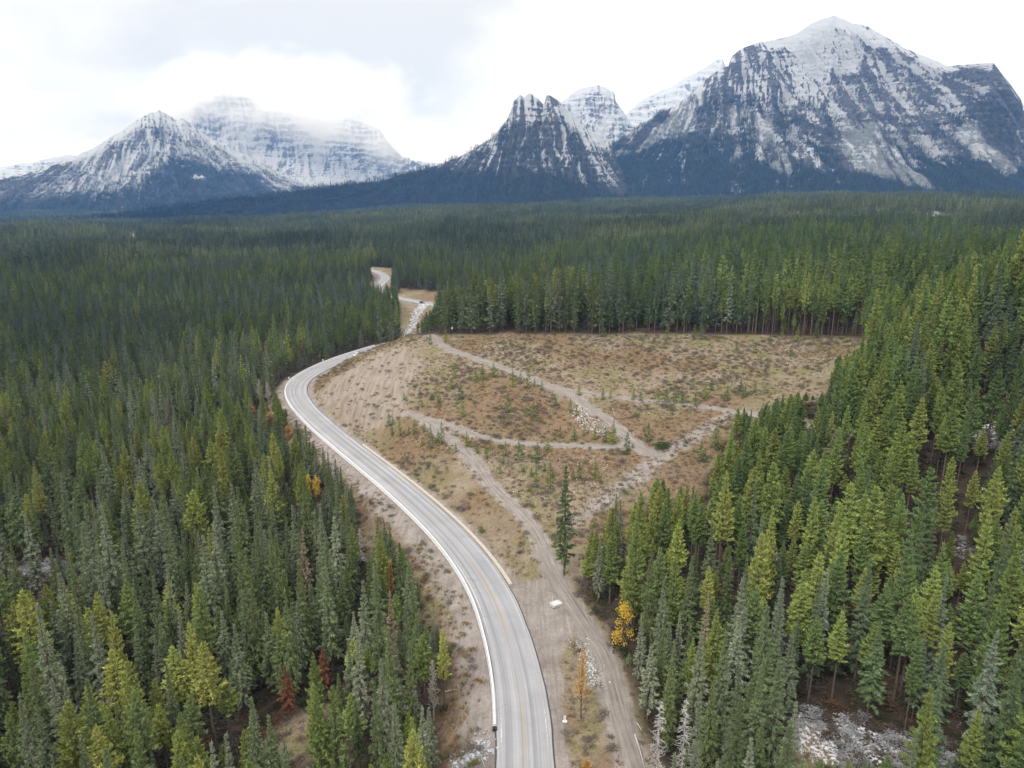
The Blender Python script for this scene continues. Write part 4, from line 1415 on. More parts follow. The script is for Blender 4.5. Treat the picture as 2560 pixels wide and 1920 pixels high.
sc = tr_.uniform(.85, 1.15, len(fx)) * (.85 + .35 * fbm(fx / 90, fy / 90, 5, 2))
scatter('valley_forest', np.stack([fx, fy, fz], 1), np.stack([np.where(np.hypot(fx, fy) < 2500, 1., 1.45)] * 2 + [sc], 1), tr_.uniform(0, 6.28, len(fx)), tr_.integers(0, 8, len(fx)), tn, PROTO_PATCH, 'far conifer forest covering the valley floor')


# woods on the mountain sides
def slope_woods(key, count, label, hs_):
    c_, dens = MT[key]
    nb = c_['nb']
    X, Y, Z = c_['X'][:, nb:], c_['Y'][:, nb:], c_['Z'][:, nb:]
    D_ = dens[:, nb:]
    ar = np.abs(np.gradient(X, axis=0) * np.gradient(Y, axis=1) - np.gradient(X, axis=1) * np.gradient(Y, axis=0))
    ok = (np.hypot(X, Y) < 6500) & (Z > -115)
    p = (np.clip(D_, 0, 1) ** 1.3 * ar * ok).ravel()
    p /= p.sum()
    w_ = tr_.choice(p.size, count, p=p)
    P = np.stack([X.ravel()[w_], Y.ravel()[w_], Z.ravel()[w_] - 1.5], 1)
    P[:, :2] += tr_.normal(0, 3, (count, 2))
    s_ = tr_.uniform(.8, 1.6, count) * hs_
    tn = np.array([.036, .052, .042]) * tr_.uniform(.5, 1.9, (count, 1))
    scatter('slope_forest', P, np.stack([s_, s_, s_], 1), tr_.uniform(0, 6.28, count), tr_.integers(0, 8, count), tn, PROTO_SLOPE, label)


slope_woods('main', 21000, 'dark conifers climbing the slopes of the right mountain', 1.0)
slope_woods('small', 13000, 'dark conifers covering the small middle peak', 1.0)
slope_woods('left', 17000, 'dark conifers on the lower slopes of the left mountain', 1.05)

# ------------------------------------------------------------------ singular trees
def dead_tree(seed, H, bark_lo=.12, spread=1.0, nbr=90, deciduous=False):
    r_ = np.random.default_rng(seed)
    p_ = [tube((0, 0, -1), (0, 0, H * .55), H * .011, H * .007, 6), tube((0, 0, H * .55), (r_.normal(0, .1), r_.normal(0, .1), H), H * .007, .015, 5)]
    br = []
    for i in range(nbr):
        t_ = r_.uniform(.22 if deciduous else .08, .97)
        a_ = r_.uniform(0, 6.28)
        ln = spread * (1 - t_) ** .8 * H * .15 * r_.uniform(.5, 1.2) + .25
        e_ = r_.uniform(.5, 1.0) if deciduous else r_.uniform(-.35, .15)
        d_ = np.array([math.cos(a_) * math.cos(e_), math.sin(a_) * math.cos(e_), math.sin(e_)])
        p0 = np.array([0, 0, t_ * H])
        p1 = p0 + d_ * ln * .55
        p2 = p1 + (d_ + np.array([0, 0, .35 if deciduous else -.25]) + r_.normal(0, .2, 3)) * ln * .5
        br += [tube(p0, p1, .09, .06, 3), tube(p1, p2, .06, .025, 3)]
        for _ in range(4):
            q0 = p0 + (p1 - p0) * r_.uniform(.3, 1) if r_.random() < .5 else p1 + (p2 - p1) * r_.uniform(0, .8)
            br.append(tube(q0, q0 + (d_ * .5 + r_.normal(0, .6, 3)) * ln * .35, .04, .015, 3))
    return join(p_), join(br)


def leaf_crown(seed, H, W, n_, lo=.2, sz=.28, slim=False):
    r_ = np.random.default_rng(seed)
    nc = 26 if not slim else 16
    t_ = r_.uniform(0, 1, nc)
    rr = W * np.sqrt(np.clip(1 - (2 * t_ - .9) ** 2, .04, 1)) * r_.uniform(.3, 1, nc)
    if slim:
        rr = W * (1.05 - t_) * r_.uniform(.3, 1, nc)
    a_ = r_.uniform(0, 6.28, nc)
    C = np.stack([np.cos(a_) * rr, np.sin(a_) * rr, H * (lo + (1 - lo) * t_)], 1)
    i = r_.integers(0, nc, n_)
    P = C[i] + r_.normal(0, 1, (n_, 3)) * np.array([W * .2, W * .2, H * .06])
    V, F_ = blades(P, r_.normal(size=(n_, 3)), sz * r_.uniform(.6, 1.4, n_), sz * r_.uniform(.5, 1.1, n_), r_)
    sh = np.repeat(np.clip(r_.normal(.5, .25, n_), 0, 1), 3)
    tr = [tube((0, 0, -.5), (0, 0, H * .6), H * .012 + .02, H * .006 + .01, 5)]
    for q in C:
        tr.append(tube((0, 0, max(.1, q[2] * .55)), q, .04, .012, 3))
    return join(tr), (V, F_, sh)


SP_LABEL = {
    0: 'tall lone spruce standing beside the dirt track below the clearing', 1: 'bare silver dead spruce at the bottom edge, nearest the track', 2: 'taller bare silver dead spruce at the bottom edge, right of its twin',
    3: 'leafless pale tree with spreading branches beside the left road verge', 4: 'grey dead conifer at the left forest edge above the road verge', 5: 'slender pale barked sapling tree on the left road verge',
    6: 'leafless pinkish aspen outside the road bend', 7: 'smaller leafless aspen outside the road bend, nearer the road', 8: 'rounded bright yellow aspen beside the dirt track', 9: 'sparse orange leaved tree between road and dirt track',
    10: 'small orange bush cut by the bottom edge', 11: 'golden aspen at the left forest edge, left of the pair', 12: 'golden aspen at the left forest edge, right of the pair', 13: 'thin golden tree among spruces beside the left verge',
    14: 'round orange bush below the road bend', 15: 'small yellow bush left of the road bend', 16: 'small orange bush below the bend, above the round orange bush', 17: 'bright rust red dead pine in the lower left forest', 18: 'faded reddish pine right of the rust red one'}
TINT = {'yellow': (.64, .46, .08), 'orange': (.48, .29, .10), 'red': (.19, .085, .05), 'lone': (.11, .15, .07)}
for k_, (kd, px_, by_, ty_, hw_) in enumerate(SPECIAL):
    sx, sy = (float(q[0]) for q in ground(px_, by_))
    sz_ = float(hz(np.array(sx), np.array(sy)))
    # height that reaches the top pixel
    dx, dy, dz = ray(px_, ty_)
    Ht = max(1.2, CAMH + dz * (sy / dy) - sz_)
    Wt = hw_ * sy / FOC * 1.03
    nm = {'lone': 'spruce_tree', 'red': 'dead_pine', 'grey': 'dead_spruce', 'bare': 'leafless_tree', 'pale': 'leafless_tree', 'yellow': 'aspen_tree', 'orange': 'autumn_shrub'}[kd]
    ct = 'bush' if 'bush' in SP_LABEL[k_] else 'tree'
    o = empty(nm, (sx, sy, sz_ - .1), SP_LABEL[k_], ct)
    if kd in ('lone', 'red'):
        t_, c_ = tree_meshes('spruce', 90 + k_, 0)
        o.scale = (Wt / 1.5, Wt / 1.5, Ht / 20)
        part('trunk', t_, o)
        part('crown', c_, o)['tint'] = TINT[kd]
    elif kd in ('grey', 'bare', 'pale'):
        (a1, b1), (a2, b2) = dead_tree(500 + k_, Ht, spread=Wt / (Ht * .15) * .9, nbr=110 if kd != 'pale' else 60, deciduous=kd != 'grey')
        mt = MATS['dead_wood'] if kd == 'grey' else MATS['pale_bark']
        mesh_obj('trunk', a1, b1, mt, o)
        mesh_obj('branches', a2, b2, mt, o, kind='stuff')
    else:
        (a1, b1), (v1, f1, sh) = leaf_crown(600 + k_, Ht, Wt, 1150 if Ht > 3 else 420, sz=.26 if k_ != 9 else .2, slim=(k_ in (9, 13)), lo=.3 if k_ in (9, 13) else .12)
        mesh_obj('trunk', a1, b1, MATS['twigs'], o)
        mesh_obj('crown', v1, f1, MATS['leaves'], o, attrs={'shade': sh})['tint'] = TINT[kd]

# young trees of the clearing (base pixel x, top y, base y)
Z3 = [(1075, 615, 700), (1065, 690, 750), (1110, 710, 800), (1185, 640, 715), (1222, 620, 705), (1275, 615, 690), (1370, 640, 740), (1410, 660, 720), (1447, 640, 745), (1480, 690, 735), (1518, 700, 755), (1347, 765, 865), (1585, 775, 835),
      (1660, 790, 870), (1690, 840, 890), (1120, 820, 890), (1220, 700, 745), (1240, 670, 710), (825, 765, 805), (838, 782, 812), (905, 740, 780), (965, 760, 800), (1000, 760, 820), (915, 800, 840), (750, 860, 935), (770, 885, 930), (805, 905, 985),
      (765, 925, 985), (850, 930, 975), (880, 895, 975), (927, 910, 965), (960, 925, 1045), (1015, 910, 1025), (997, 950, 1010), (1140, 960, 1040), (1192, 1015, 1070), (1240, 1025, 1105), (1262, 985, 1060), (1335, 1010, 1085), (1402, 1000, 1110),
      (1495, 1010, 1105), (1545, 985, 1060), (1325, 1080, 1125), (1475, 815, 885), (1350, 870, 930), (1435, 840, 885), (1510, 875, 915), (1610, 935, 985), (1680, 935, 1005), (1730, 920, 985), (1785, 930, 1005), (1835, 930, 1015), (1875, 900, 1025),
      (1945, 965, 1060), (1975, 1015, 1045), (1560, 1100, 1250), (1310, 1130, 1175), (1425, 1135, 1170), (1465, 1135, 1190), (1490, 1135, 1215), (1530, 1115, 1165), (1675, 1145, 1210), (1705, 1115, 1200), (1785, 1090, 1205), (1400, 1255, 1290),
      (1450, 1235, 1265), (915, 1000, 1035), (1050, 1045, 1075), (1085, 1020, 1065), (2050, 915, 1010), (440, 490, 600), (955, 450, 520), (1035, 450, 510), (540, 585, 628), (512, 618, 650), (475, 640, 665), (590, 580, 610), (1575, 445, 480)]
Z4 = [(90, 680, 740), (205, 700, 765), (240, 700, 755), (350, 700, 760), (385, 710, 765), (470, 715, 770), (505, 700, 775), (540, 690, 780), (580, 685, 780), (630, 650, 705), (645, 705, 790), (690, 680, 760), (720, 655, 720), (795, 690, 765),
      (860, 660, 730), (880, 680, 755), (205, 390, 460), (510, 400, 470), (640, 400, 475), (675, 400, 475), (1220, 370, 470), (1130, 400, 490), (1100, 490, 560), (930, 490, 540), (840, 480, 540), (1000, 450, 490), (1060, 420, 470), (930, 670, 720),
      (1180, 590, 620), (1280, 510, 560), (740, 870, 985), (670, 950, 1050), (690, 990, 1055), (1410, 520, 600), (1350, 545, 640), (1310, 580, 680)]
SAP = [(600 + .4973 * a, 600 + .4973 * b_, 600 + .4973 * c_) for a, b_, c_ in Z3] + [(1400 + .5244 * a, 600 + .5244 * b_, 600 + .5244 * c_) for a, b_, c_ in Z4]
YM = [tree_meshes('young', 700 + i, 1) for i in range(6)]
LAND = [('the switchback', 1040, 1050), ('the level path', 1300, 1110), ('the path junction', 1600, 1110), ('the gravel path', 1300, 935), ('the narrow pale path', 1650, 1000), ('the forest edge', 1700, 840), ('the dirt track', 1250, 1200),
        ('the white rock patch', 1480, 1050), ('the road bend', 800, 930), ('the rusty slope', 1250, 1010), ('the tall right trees', 1850, 1050), ('the top of the bank', 1050, 850)]
sgrp = {}
srows = []
for px_, t_, b_ in SAP:
    sx, sy = (float(q[0]) for q in ground(px_, b_))
    sz_ = float(hz(np.array(sx), np.array(sy)))
    dx, dy, dz = ray(px_, t_)
    Ht = float(np.clip(CAMH + dz * (sy / dy) - sz_, 1.0, 12))
    nm = min(LAND, key=lambda q: math.hypot(q[1] - px_, (q[2] - b_) * 1.6))[0]
    tn_ = random.choice([(.16, .21, .07), (.135, .185, .075), (.20, .24, .065), (.115, .165, .07)])
    cw = 'light green' if tn_[0] > .18 else 'dark green' if tn_[0] < .12 else 'mid green'
    hw_ = 'tall' if Ht > 6.5 else 'tiny' if Ht < 3 else 'slim'
    sgrp.setdefault((nm, cw, hw_), []).append(len(srows))
    srows.append((sx, sy, sz_, Ht, tn_))
for (nm, cw, hw_), mem in sgrp.items():
    mem.sort(key=lambda q: SAP[q][0])
    for k_, q in enumerate(mem):
        sx, sy, sz_, Ht, tn_ = srows[q]
        pl_ = '' if len(mem) == 1 else ', ' + ORD[k_] + ' of its kind from left'
        wd_ = (Ht / 20) ** .8 * random.uniform(1.0, 1.45)
        o = empty('young_spruce', (sx, sy, sz_), f'{hw_} {cw} young spruce near {nm}{pl_}', 'tree', 'young spruces in the clearing', random.uniform(0, 6), (wd_, wd_, Ht / 20))
        a1, a2 = YM[q % 6]
        part('trunk', a1, o)
        part('crown', a2, o)['tint'] = tn_

# low juniper by the junction
sx, sy = (float(q[0]) for q in ground(1655, 1120))
o = empty('juniper_bush', (sx, sy, float(hz(np.array(sx), np.array(sy)))), 'wide dark green low bush beside the path junction', 'bush')
(a1, b1), (v1, f1, sh) = leaf_crown(801, 1.7, 2.6, 900, lo=.15, sz=.42)
v1 = v1 * np.array([1.0, .7, 1.0])
mesh_obj('trunk', a1, b1, MATS['twigs'], o)
mesh_obj('crown', v1, f1, MATS['leaves'], o, attrs={'shade': sh})['tint'] = (.085, .125, .065)


# ------------------------------------------------------------------ ground cover of the clearing and the verges
def shrub_proto(name, seed, H, W, n_, sz):
    (a1, b1), (v1, f1, sh) = leaf_crown(seed, H, W, n_, lo=.05, sz=sz)
    o = mesh_obj(name, v1, f1, MATS['leaves'], link=False, attrs={'shade': sh})
    return o


def tuft_proto(name, seed, n_=26):
    r_ = np.random.default_rng(seed)
    P = np.stack([r_.normal(0, .22, n_), r_.normal(0, .22, n_), np.full(n_, .04)], 1)
    V, F_ = blades(P, r_.normal(0, .45, (n_, 3)) + np.array([0, 0, 1.]), r_.uniform(.3, .7, n_), r_.uniform(.07, .13, n_), r_)
    return mesh_obj(name, V, F_, MATS['leaves'], link=False, attrs={'shade': np.repeat(r_.random(n_), 3)})


PROTO_SHRUB = proto_collection('shrub_kinds', [shrub_proto('shrub%02d' % i, 820 + i, 1.0, .95, 170, .20) for i in range(5)])
PROTO_TUFT = proto_collection('tuft_kinds', [tuft_proto('tuft%02d' % i, 840 + i) for i in range(5)])
sx, sy = jgrid(-130, 190, 70, 330, 1.5, tr_)
q = (bil(OPEN, sx, sy) > .5) & (bil(D_ROAD, sx, sy) > 6.3) & (bil(D_TRAIL, sx, sy) > .5) & (bil(M_APRON, sx, sy) < .35) & in_view(sx, sy, 8)
sx, sy = sx[q], sy[q]
cl_ = .45 * fbm(sx / 9 + 2, sy / 9, 4, 3) + .55 * fbm(sx / 30 + 7, sy / 22, 9, 3)
bk_ = bil(pmask(_bk, 3), sx, sy)
vg_ = bil(M_VERGE, sx, sy)
p_ = sstep(.44, .62, cl_) * (1 - .75 * bk_) * (1 + .3 * vg_ * sstep(9, 14, bil(D_ROAD, sx, sy))) * .42 + .025 + .16 * vg_ * sstep(9, 13, bil(D_ROAD, sx, sy))
m_ = tr_.random(len(sx)) < p_
hx, hy = sx[m_], sy[m_]
kinds = np.array([(.19, .155, .135), (.21, .175, .155), (.155, .13, .115), (.23, .19, .14), (.15, .175, .07), (.125, .15, .06), (.23, .15, .08)])
pk = tr_.choice(7, len(hx), p=[.24, .2, .18, .14, .1, .07, .07])
s_ = tr_.uniform(.4, 1.25, len(hx))
scatter('undergrowth', np.stack([hx, hy, hz(hx, hy)], 1), np.stack([s_ * tr_.uniform(.9, 1.5, len(hx)), s_ * 1.1, s_ * tr_.uniform(.45, .85, len(hx))], 1), tr_.uniform(0, 6.28, len(hx)), tr_.integers(0, 5, len(hx)), kinds[pk] * tr_.uniform(.8, 1.2, (len(hx), 1)), PROTO_SHRUB,
        'low leafless brown and green brush dotting the clearing')
dr_ = sstep(7.5, 11, bil(D_ROAD, sx, sy))
m_ = tr_.random(len(sx)) < (.62 - .25 * vg_ * (1 - dr_) + .3 * vg_ * dr_ - .42 * bk_) * (.35 + 1.1 * sstep(.35, .6, fbm(sx / 18 + 1, sy / 18, 2, 3)))
hx, hy = sx[m_] + .4, sy[m_] - .3
kinds = np.array([(.24, .195, .14), (.28, .235, .175), (.21, .165, .11), (.235, .155, .085), (.20, .185, .095)])
rs_ = fbm(hx / 16 + 4, hy / 16, 6, 3)
gold_ = (bil(M_VERGE, hx, hy) > .4) & (tr_.random(len(hx)) < .45)
pk = np.where((rs_ > .55) & (tr_.random(len(hx)) < .6), 3, tr_.choice(5, len(hx), p=[.34, .28, .2, .06, .12]))
pk = np.where(gold_, 5, pk)
kinds = np.vstack([kinds, [(.30, .195, .075)]])
s_ = tr_.uniform(.6, 1.5, len(hx))
scatter('dry_grass', np.stack([hx, hy, hz(hx, hy)], 1), np.stack([s_ * 1.3, s_ * 1.3, s_ * .8], 1), tr_.uniform(0, 6.28, len(hx)), tr_.integers(0, 5, len(hx)), kinds[pk] * tr_.uniform(.8, 1.2, (len(hx), 1)), PROTO_TUFT, 'dry tan and rusty grass of the clearing')


# undergrowth below the near trees, frosted brush on the snowy glade
ux_, uy_ = jgrid(-190, 230, 30, 260, 2.1, tr_)
q = (bil(OPEN, ux_, uy_) < .5) & in_view(ux_, uy_, 10) & (tr_.random(len(ux_)) < .75)
ux_, uy_ = ux_[q], uy_[q]
sn_ = bil(M_SNOW, ux_, uy_) > .3
kinds = np.array([(.075, .085, .045), (.10, .085, .065), (.06, .075, .035), (.13, .11, .09), (.15, .095, .055)])
tn_ = kinds[tr_.choice(5, len(ux_), p=[.3, .25, .2, .15, .1])]
s_ = tr_.uniform(.5, 1.5, len(ux_))
w_ = ~sn_
scatter('forest_undergrowth', np.stack([ux_, uy_, hz(ux_, uy_)], 1)[w_], np.stack([s_ * 1.4, s_ * 1.4, s_ * .8], 1)[w_], tr_.uniform(0, 6.28, w_.sum()), tr_.integers(0, 5, w_.sum()), tn_[w_] * tr_.uniform(.7, 1.3, (w_.sum(), 1)), PROTO_SHRUB, 'dark brush and seedlings on the forest floor')
gx_, gy_ = jgrid(-190, 230, 30, 260, 1.0, tr_)
q = (bil(M_SNOW, gx_, gy_) > .35) & (bil(OPEN, gx_, gy_) < .5) & (tr_.random(len(gx_)) < .55)
gx_, gy_ = gx_[q], gy_[q]
tn_ = np.where((tr_.random(len(gx_)) < .5)[:, None], np.array([.34, .345, .36]), np.array([.13, .105, .085]))
s_ = tr_.uniform(.4, 1.2, len(gx_))
scatter('frosted_brush', np.stack([gx_, gy_, hz(gx_, gy_)], 1), np.stack([s_ * 1.3, s_ * 1.3, s_ * .8], 1), tr_.uniform(0, 6.28, len(gx_)), tr_.integers(0, 5, len(gx_)), tn_ * tr_.uniform(.7, 1.2, (len(gx_), 1)), PROTO_SHRUB, 'snow dusted twiggy brush in the forest glades')


# ------------------------------------------------------------------ loose rock
def rock_proto(name, seed):
    r_ = np.random.default_rng(seed)
    ico = [(-.526, .851, 0), (.526, .851, 0), (-.526, -.851, 0), (.526, -.851, 0), (0, -.526, .851), (0, .526, .851), (0, -.526, -.851), (0, .526, -.851), (.851, 0, -.526), (.851, 0, .526), (-.851, 0, -.526), (-.851, 0, .526)]
    fc = [(0, 11, 5), (0, 5, 1), (0, 1, 7), (0, 7, 10), (0, 10, 11), (1, 5, 9), (5, 11, 4), (11, 10, 2), (10, 7, 6), (7, 1, 8), (3, 9, 4), (3, 4, 2), (3, 2, 6), (3, 6, 8), (3, 8, 9), (4, 9, 5), (2, 4, 11), (6, 2, 10), (8, 6, 7), (9, 8, 1)]
    V = np.array(ico) * r_.uniform(.65, 1.2, (12, 1)) * np.array([1, .8, .65])
    return mesh_obj(name, V, np.array(fc), MATS['stone'], link=False, attrs={'shade': r_.random(12)})


leaf_mat('stone', 0.0, .25)
PROTO_ROCK = proto_collection('rock_kinds', [rock_proto('rock%02d' % i, 860 + i) for i in range(5)])


def rubble(name, poly, count, lo, hi, tint, label, ground_fn=ground):
    P = gpoly(poly) if ground_fn is ground else np.asarray(poly)
    a, b_ = P.min(0), P.max(0)
    q = tr_.uniform(a, b_, (count * 6, 2))
    q = q[inpoly(q[:, 0], q[:, 1], P)][:count]
    k_ = len(q)
    q = q + tr_.normal(0, 1, (k_, 2)) * np.minimum(tr_.exponential(.7, (k_, 1)), 1.6)
    s_ = lo + (hi - lo) * tr_.random(k_) ** 2
    z_ = hz(q[:, 0], q[:, 1]) + s_ * .2
    return scatter(name, np.c_[q, z_], np.stack([s_] * 3, 1), tr_.uniform(0, 6.28, (k_, 3)) * np.array([.15, .15, 1]), tr_.integers(0, 5, k_), np.array(tint) * tr_.uniform(.6, 1.2, (k_, 1)), PROTO_ROCK, label)


rubble('rock_rubble', [(1133, 1908), (1160, 1893), (1190, 1880), (1190, 1862), (1212, 1851), (1222, 1855), (1220, 1872), (1200, 1888), (1165, 1903), (1142, 1918)], 420, .14, .38, (.36, .37, .39), 'grey riprap stones below the culvert at lower left')
rubble('rock_rubble', [(1438, 1600), (1462, 1612), (1495, 1680), (1502, 1722), (1480, 1715), (1458, 1660)], 380, .12, .34, (.38, .375, .37), 'pale riprap stones beside the dirt track')
rubble('rock_rubble', [(1425, 1015), (1470, 1025), (1520, 1075), (1508, 1095), (1460, 1080), (1435, 1050)], 520, .12, .45, (.44, .425, .41), 'white rock patch below the gravel path')
rubble('rock_rubble', CREEK, 900, .25, .9, (.50, .51, .53), 'white boulders in the creek bed behind the crest', None)
rubble('rock_rubble', [(1020, 1060), (1200, 1120), (1560, 1130), (1620, 1150), (1480, 1240), (1320, 1280), (1180, 1180)], 800, .08, .26, (.48, .45, .42), 'small pale stones strewn below the level path')
rubble('rock_rubble', [(800, 960), (1000, 870), (1500, 870), (1900, 960), (1700, 1060), (1400, 1000), (1100, 1000)], 900, .07, .24, (.46, .43, .41), 'small pale stones strewn over the upper clearing')


# ------------------------------------------------------------------ roadside furniture
plain('concrete', (.60, .60, .61), .8, .12, .8)
plain('beige_concrete', (.39, .345, .285), .85, .18, .8)
plain('white_panel', (.66, .66, .68), .5, .06, 3.)
plain('black_rubber', (.025, .025, .027), .8, .2, 3.)
plain('steel', (.32, .33, .34), .5, .2, 3., .4, .7)
plain('block_concrete', (.44, .435, .43), .85, .12, 1.5)


def prism(profile, length):
    """Closed profile (y, z) drawn along x, centred."""
    p = np.array(profile, float)
    k_ = len(p)
    V = np.vstack([np.c_[np.full(k_, -length / 2), p], np.c_[np.full(k_, length / 2), p]])
    F_ = [tuple(range(k_))[::-1], tuple(range(k_, 2 * k_))] + [(i, (i + 1) % k_, (i + 1) % k_ + k_, i + k_) for i in range(k_)]
    return V, F_


def cuboid(lo, hi, bev=.02):
    lo, hi = np.array(lo, float), np.array(hi, float)
    w = hi - lo
    b_ = min(bev, w.min() * .3)
    pr = [(lo[1] + b_, lo[2]), (hi[1] - b_, lo[2]), (hi[1], lo[2] + b_), (hi[1], hi[2] - b_), (hi[1] - b_, hi[2]), (lo[1] + b_, hi[2]), (lo[1], hi[2] - b_), (lo[1], lo[2] + b_)]
    V, F_ = prism(pr, w[0])
    V[:, 0] += (lo[0] + hi[0]) / 2
    return V, F_


def near_s(px_, py_):
    x, y = at_plane(px_, py_, 0.0)
    return int(np.argmin((ROAD[:, 0] - x) ** 2 + (ROAD[:, 1] - y) ** 2))


def barrier(name, label, i0, i1, off, profile, seg, mat, cap=None):
    me = mesh_obj('barrier_segment', *prism(profile, seg - .05), mat, link=False).data
    s0, s1 = RS[min(i0, i1)], RS[max(i0, i1)]
    line = ROAD + RN * off
    ls = np.r_[0, np.cumsum(np.hypot(*np.diff(line, axis=0).T))]
    a0, a1 = np.interp(s0, RS, ls), np.interp(s1, RS, ls)
    root = None
    k_ = int((a1 - a0) / seg)
    for j in range(k_):
        q0, q1 = a0 + j * seg, a0 + (j + 1) * seg
        p0 = np.array([np.interp(q0, ls, line[:, 0]), np.interp(q0, ls, line[:, 1])])
        p1 = np.array([np.interp(q1, ls, line[:, 0]), np.interp(q1, ls, line[:, 1])])
        c_ = (p0 + p1) / 2
        rz = math.atan2(p1[1] - p0[1], p1[0] - p0[0])
        if root is None:
            root = empty(name, (c_[0], c_[1], 0), label, 'barrier')
        o = part('barrier_segment', me, root)
        o.location = (c_[0] - root.location[0], c_[1] - root.location[1], random.uniform(-.01, .01))
        o.rotation_euler = (0, 0, rz + random.uniform(-.006, .006))
    if cap:
        o = mesh_obj('end_cap', *cuboid((-.5, -.34, -.05), (.1, .34, .42), .1), cap, root)
        p0 = np.array([np.interp(a0, ls, line[:, 0]), np.interp(a0, ls, line[:, 1])])
        p1 = np.array([np.interp(a0 + 3, ls, line[:, 0]), np.interp(a0 + 3, ls, line[:, 1])])
        d_ = (p1 - p0) / np.hypot(*(p1 - p0))
        o.location = (p0[0] - d_[0] * .12 - root.location[0], p0[1] - d_[1] * .12 - root.location[1], 0)
        o.rotation_euler = (0, 0, math.atan2(d_[1], d_[0]))
    return root


JER = [(-.30, -.1), (.30, -.1), (.30, .08), (.20, .26), (.16, .72), (.12, .76), (-.12, .76), (-.16, .72), (-.20, .26), (-.30, .08)]
LOWB = [(-.42, -.1), (.42, -.1), (.42, .34), (.33, .42), (-.33, .42), (-.42, .34)]
barrier('concrete_barrier', 'long white concrete barrier along the outer edge of the road', near_s(1310, 1822), near_s(957, 866), -(HW + .30), JER, 3.0, MATS['concrete'], MATS['black_rubber'])
barrier('concrete_barrier', 'low beige concrete barrier along the inner edge of the road', near_s(1240, 1470), near_s(868, 1118), HW + .52, LOWB, 3.0, MATS['beige_concrete'])


def gp(px_, py_):
    x, y = (float(q[0]) for q in ground(px_, py_))
    return x, y, float(hz(np.array(x), np.array(y)))


def post(px_, py_, h, label, lean=(0, 0), wide=.06, name='marker_post'):
    x, y, z = gp(px_, py_)
    o = empty(name, (x, y, z), label, 'post')
    o.rotation_euler = (lean[0], lean[1], 0)
    V, F_ = cuboid((-wide, -.03, -.3), (wide, .03, h), .01)
    mesh_obj('stake', V, F_, MATS['white_panel'], o)
    V, F_ = cuboid((-wide * .8, -.036, h - .28), (wide * .8, -.031, h - .12), .001)
    mesh_obj('reflector', V, F_, MATS['black_rubber'], o)
    return o


post(873, 1089, 1.15, 'white marker post at the far end of the beige barrier')
post(774, 1000, 1.1, 'white marker post inside the road bend')
post(1228, 1880, 1.1, 'upright white marker post beside the culvert')
post(1212, 1917, 2.3, 'tall white stake leaning below the culvert', (.12, -.25), .045)
post(1381, 1503, 1.5, 'thin pale stake at the corner of the concrete block', wide=.03)
for px_, py_, lab in ((720, 951, 'small white sign behind the barrier at the start of the bend'), (798, 905, 'small white sign behind the barrier beyond the bend')):
    i_ = near_s(px_, py_)
    p_ = ROAD[i_] - RN[i_] * (HW + 1.3)
    o = empty('road_sign', (p_[0], p_[1], float(hz(p_[0], p_[1]))), lab, 'sign', 'small signs outside the bend')
    mesh_obj('post', *cuboid((-.04, -.04, -.4), (.04, .04, 1.5), .01), MATS['steel'], o)
    mesh_obj('panel', *cuboid((-.3, -.07, .9), (.3, -.045, 1.6), .01), MATS['white_panel'], o)
x, y, z = gp(1412, 1803)
o = empty('marker_board', (x, y, z), 'small white marker board on a flat base beside the shoulder', 'sign')
mesh_obj('base_plate', *cuboid((-.36, -.3, -.02), (.36, .12, .10), .02), MATS['white_panel'], o)
mesh_obj('board', *cuboid((-.2, -.03, .1), (.2, .05, 1.0), .02), MATS['white_panel'], o)
mesh_obj('reflector', *cuboid((-.06, -.042, .55), (.06, -.032, .68), .002), MATS['steel'], o)
x, y, z = gp(1390, 1512)
o = empty('concrete_block', (x, y, z), 'pale rectangular concrete block between road and dirt track', 'block', rz=.55)
mesh_obj('slab', *cuboid((-1.05, -.8, -.1), (1.05, .8, .5), .05), MATS['block_concrete'], o)
mesh_obj('lid', *cuboid((-.45, -.4, .503), (.45, .4, .55), .02), MATS['concrete'], o)
mesh_obj('lifting_eye', *cuboid((-.1, -.03, .552), (.1, .03, .62), .01), MATS['steel'], o)

# culvert under the road, lower left
x, y, z = gp(1216, 1876)
o = empty('culvert', (x, y, z - .35), 'dark corrugated culvert mouth below the road edge', 'pipe')
th = np.linspace(0, 2 * math.pi, 17)[:-1]
rings = []
for j in range(9):
    rr = .42 + (.02 if j % 2 else 0)
    rings.append(np.stack([np.full(16, -.6 + j * .22), np.cos(th) * rr, np.sin(th) * rr + .1], 1))
F_ = [(j * 16 + i, j * 16 + (i + 1) % 16, (j + 1) * 16 + (i + 1) % 16, (j + 1) * 16 + i) for j in range(8) for i in range(16)]
mesh_obj('pipe', np.vstack(rings), F_, MATS['steel'], o)
mesh_obj('water_bed', *cuboid((-.55, -.3, -.3), (1.1, .3, -.22), .02), MATS['black_rubber'], o)


# ------------------------------------------------------------------ fallen logs
def log(p0, p1, r0, label, mat='dead_wood'):
    a = np.array(gp(*p0)) + np.array([0, 0, r0])
    b_ = np.array(gp(*p1)) + np.array([0, 0, r0 + .1])
    o = empty('fallen_log', tuple(a), label, 'log', 'fallen logs')
    d_ = b_ - a
    V, F_ = join([tube((0, 0, 0), d_ * .5 + np.array([.05, 0, .03]), r0, r0 * .8, 7), tube(d_ * .5 + np.array([.05, 0, .03]), d_, r0 * .8, r0 * .35, 7)])
    mesh_obj('stem', V, F_, MATS[mat], o)
    st = []
    for _ in range(7):
        c_ = d_ * random.uniform(.2, .95)
        st.append(tube(c_, c_ + np.array([random.uniform(-.5, .5), random.uniform(-.5, .5), random.uniform(.1, .5)]), .03, .01, 3))
    mesh_obj('stubs', *join(st), MATS[mat], o, kind='stuff')


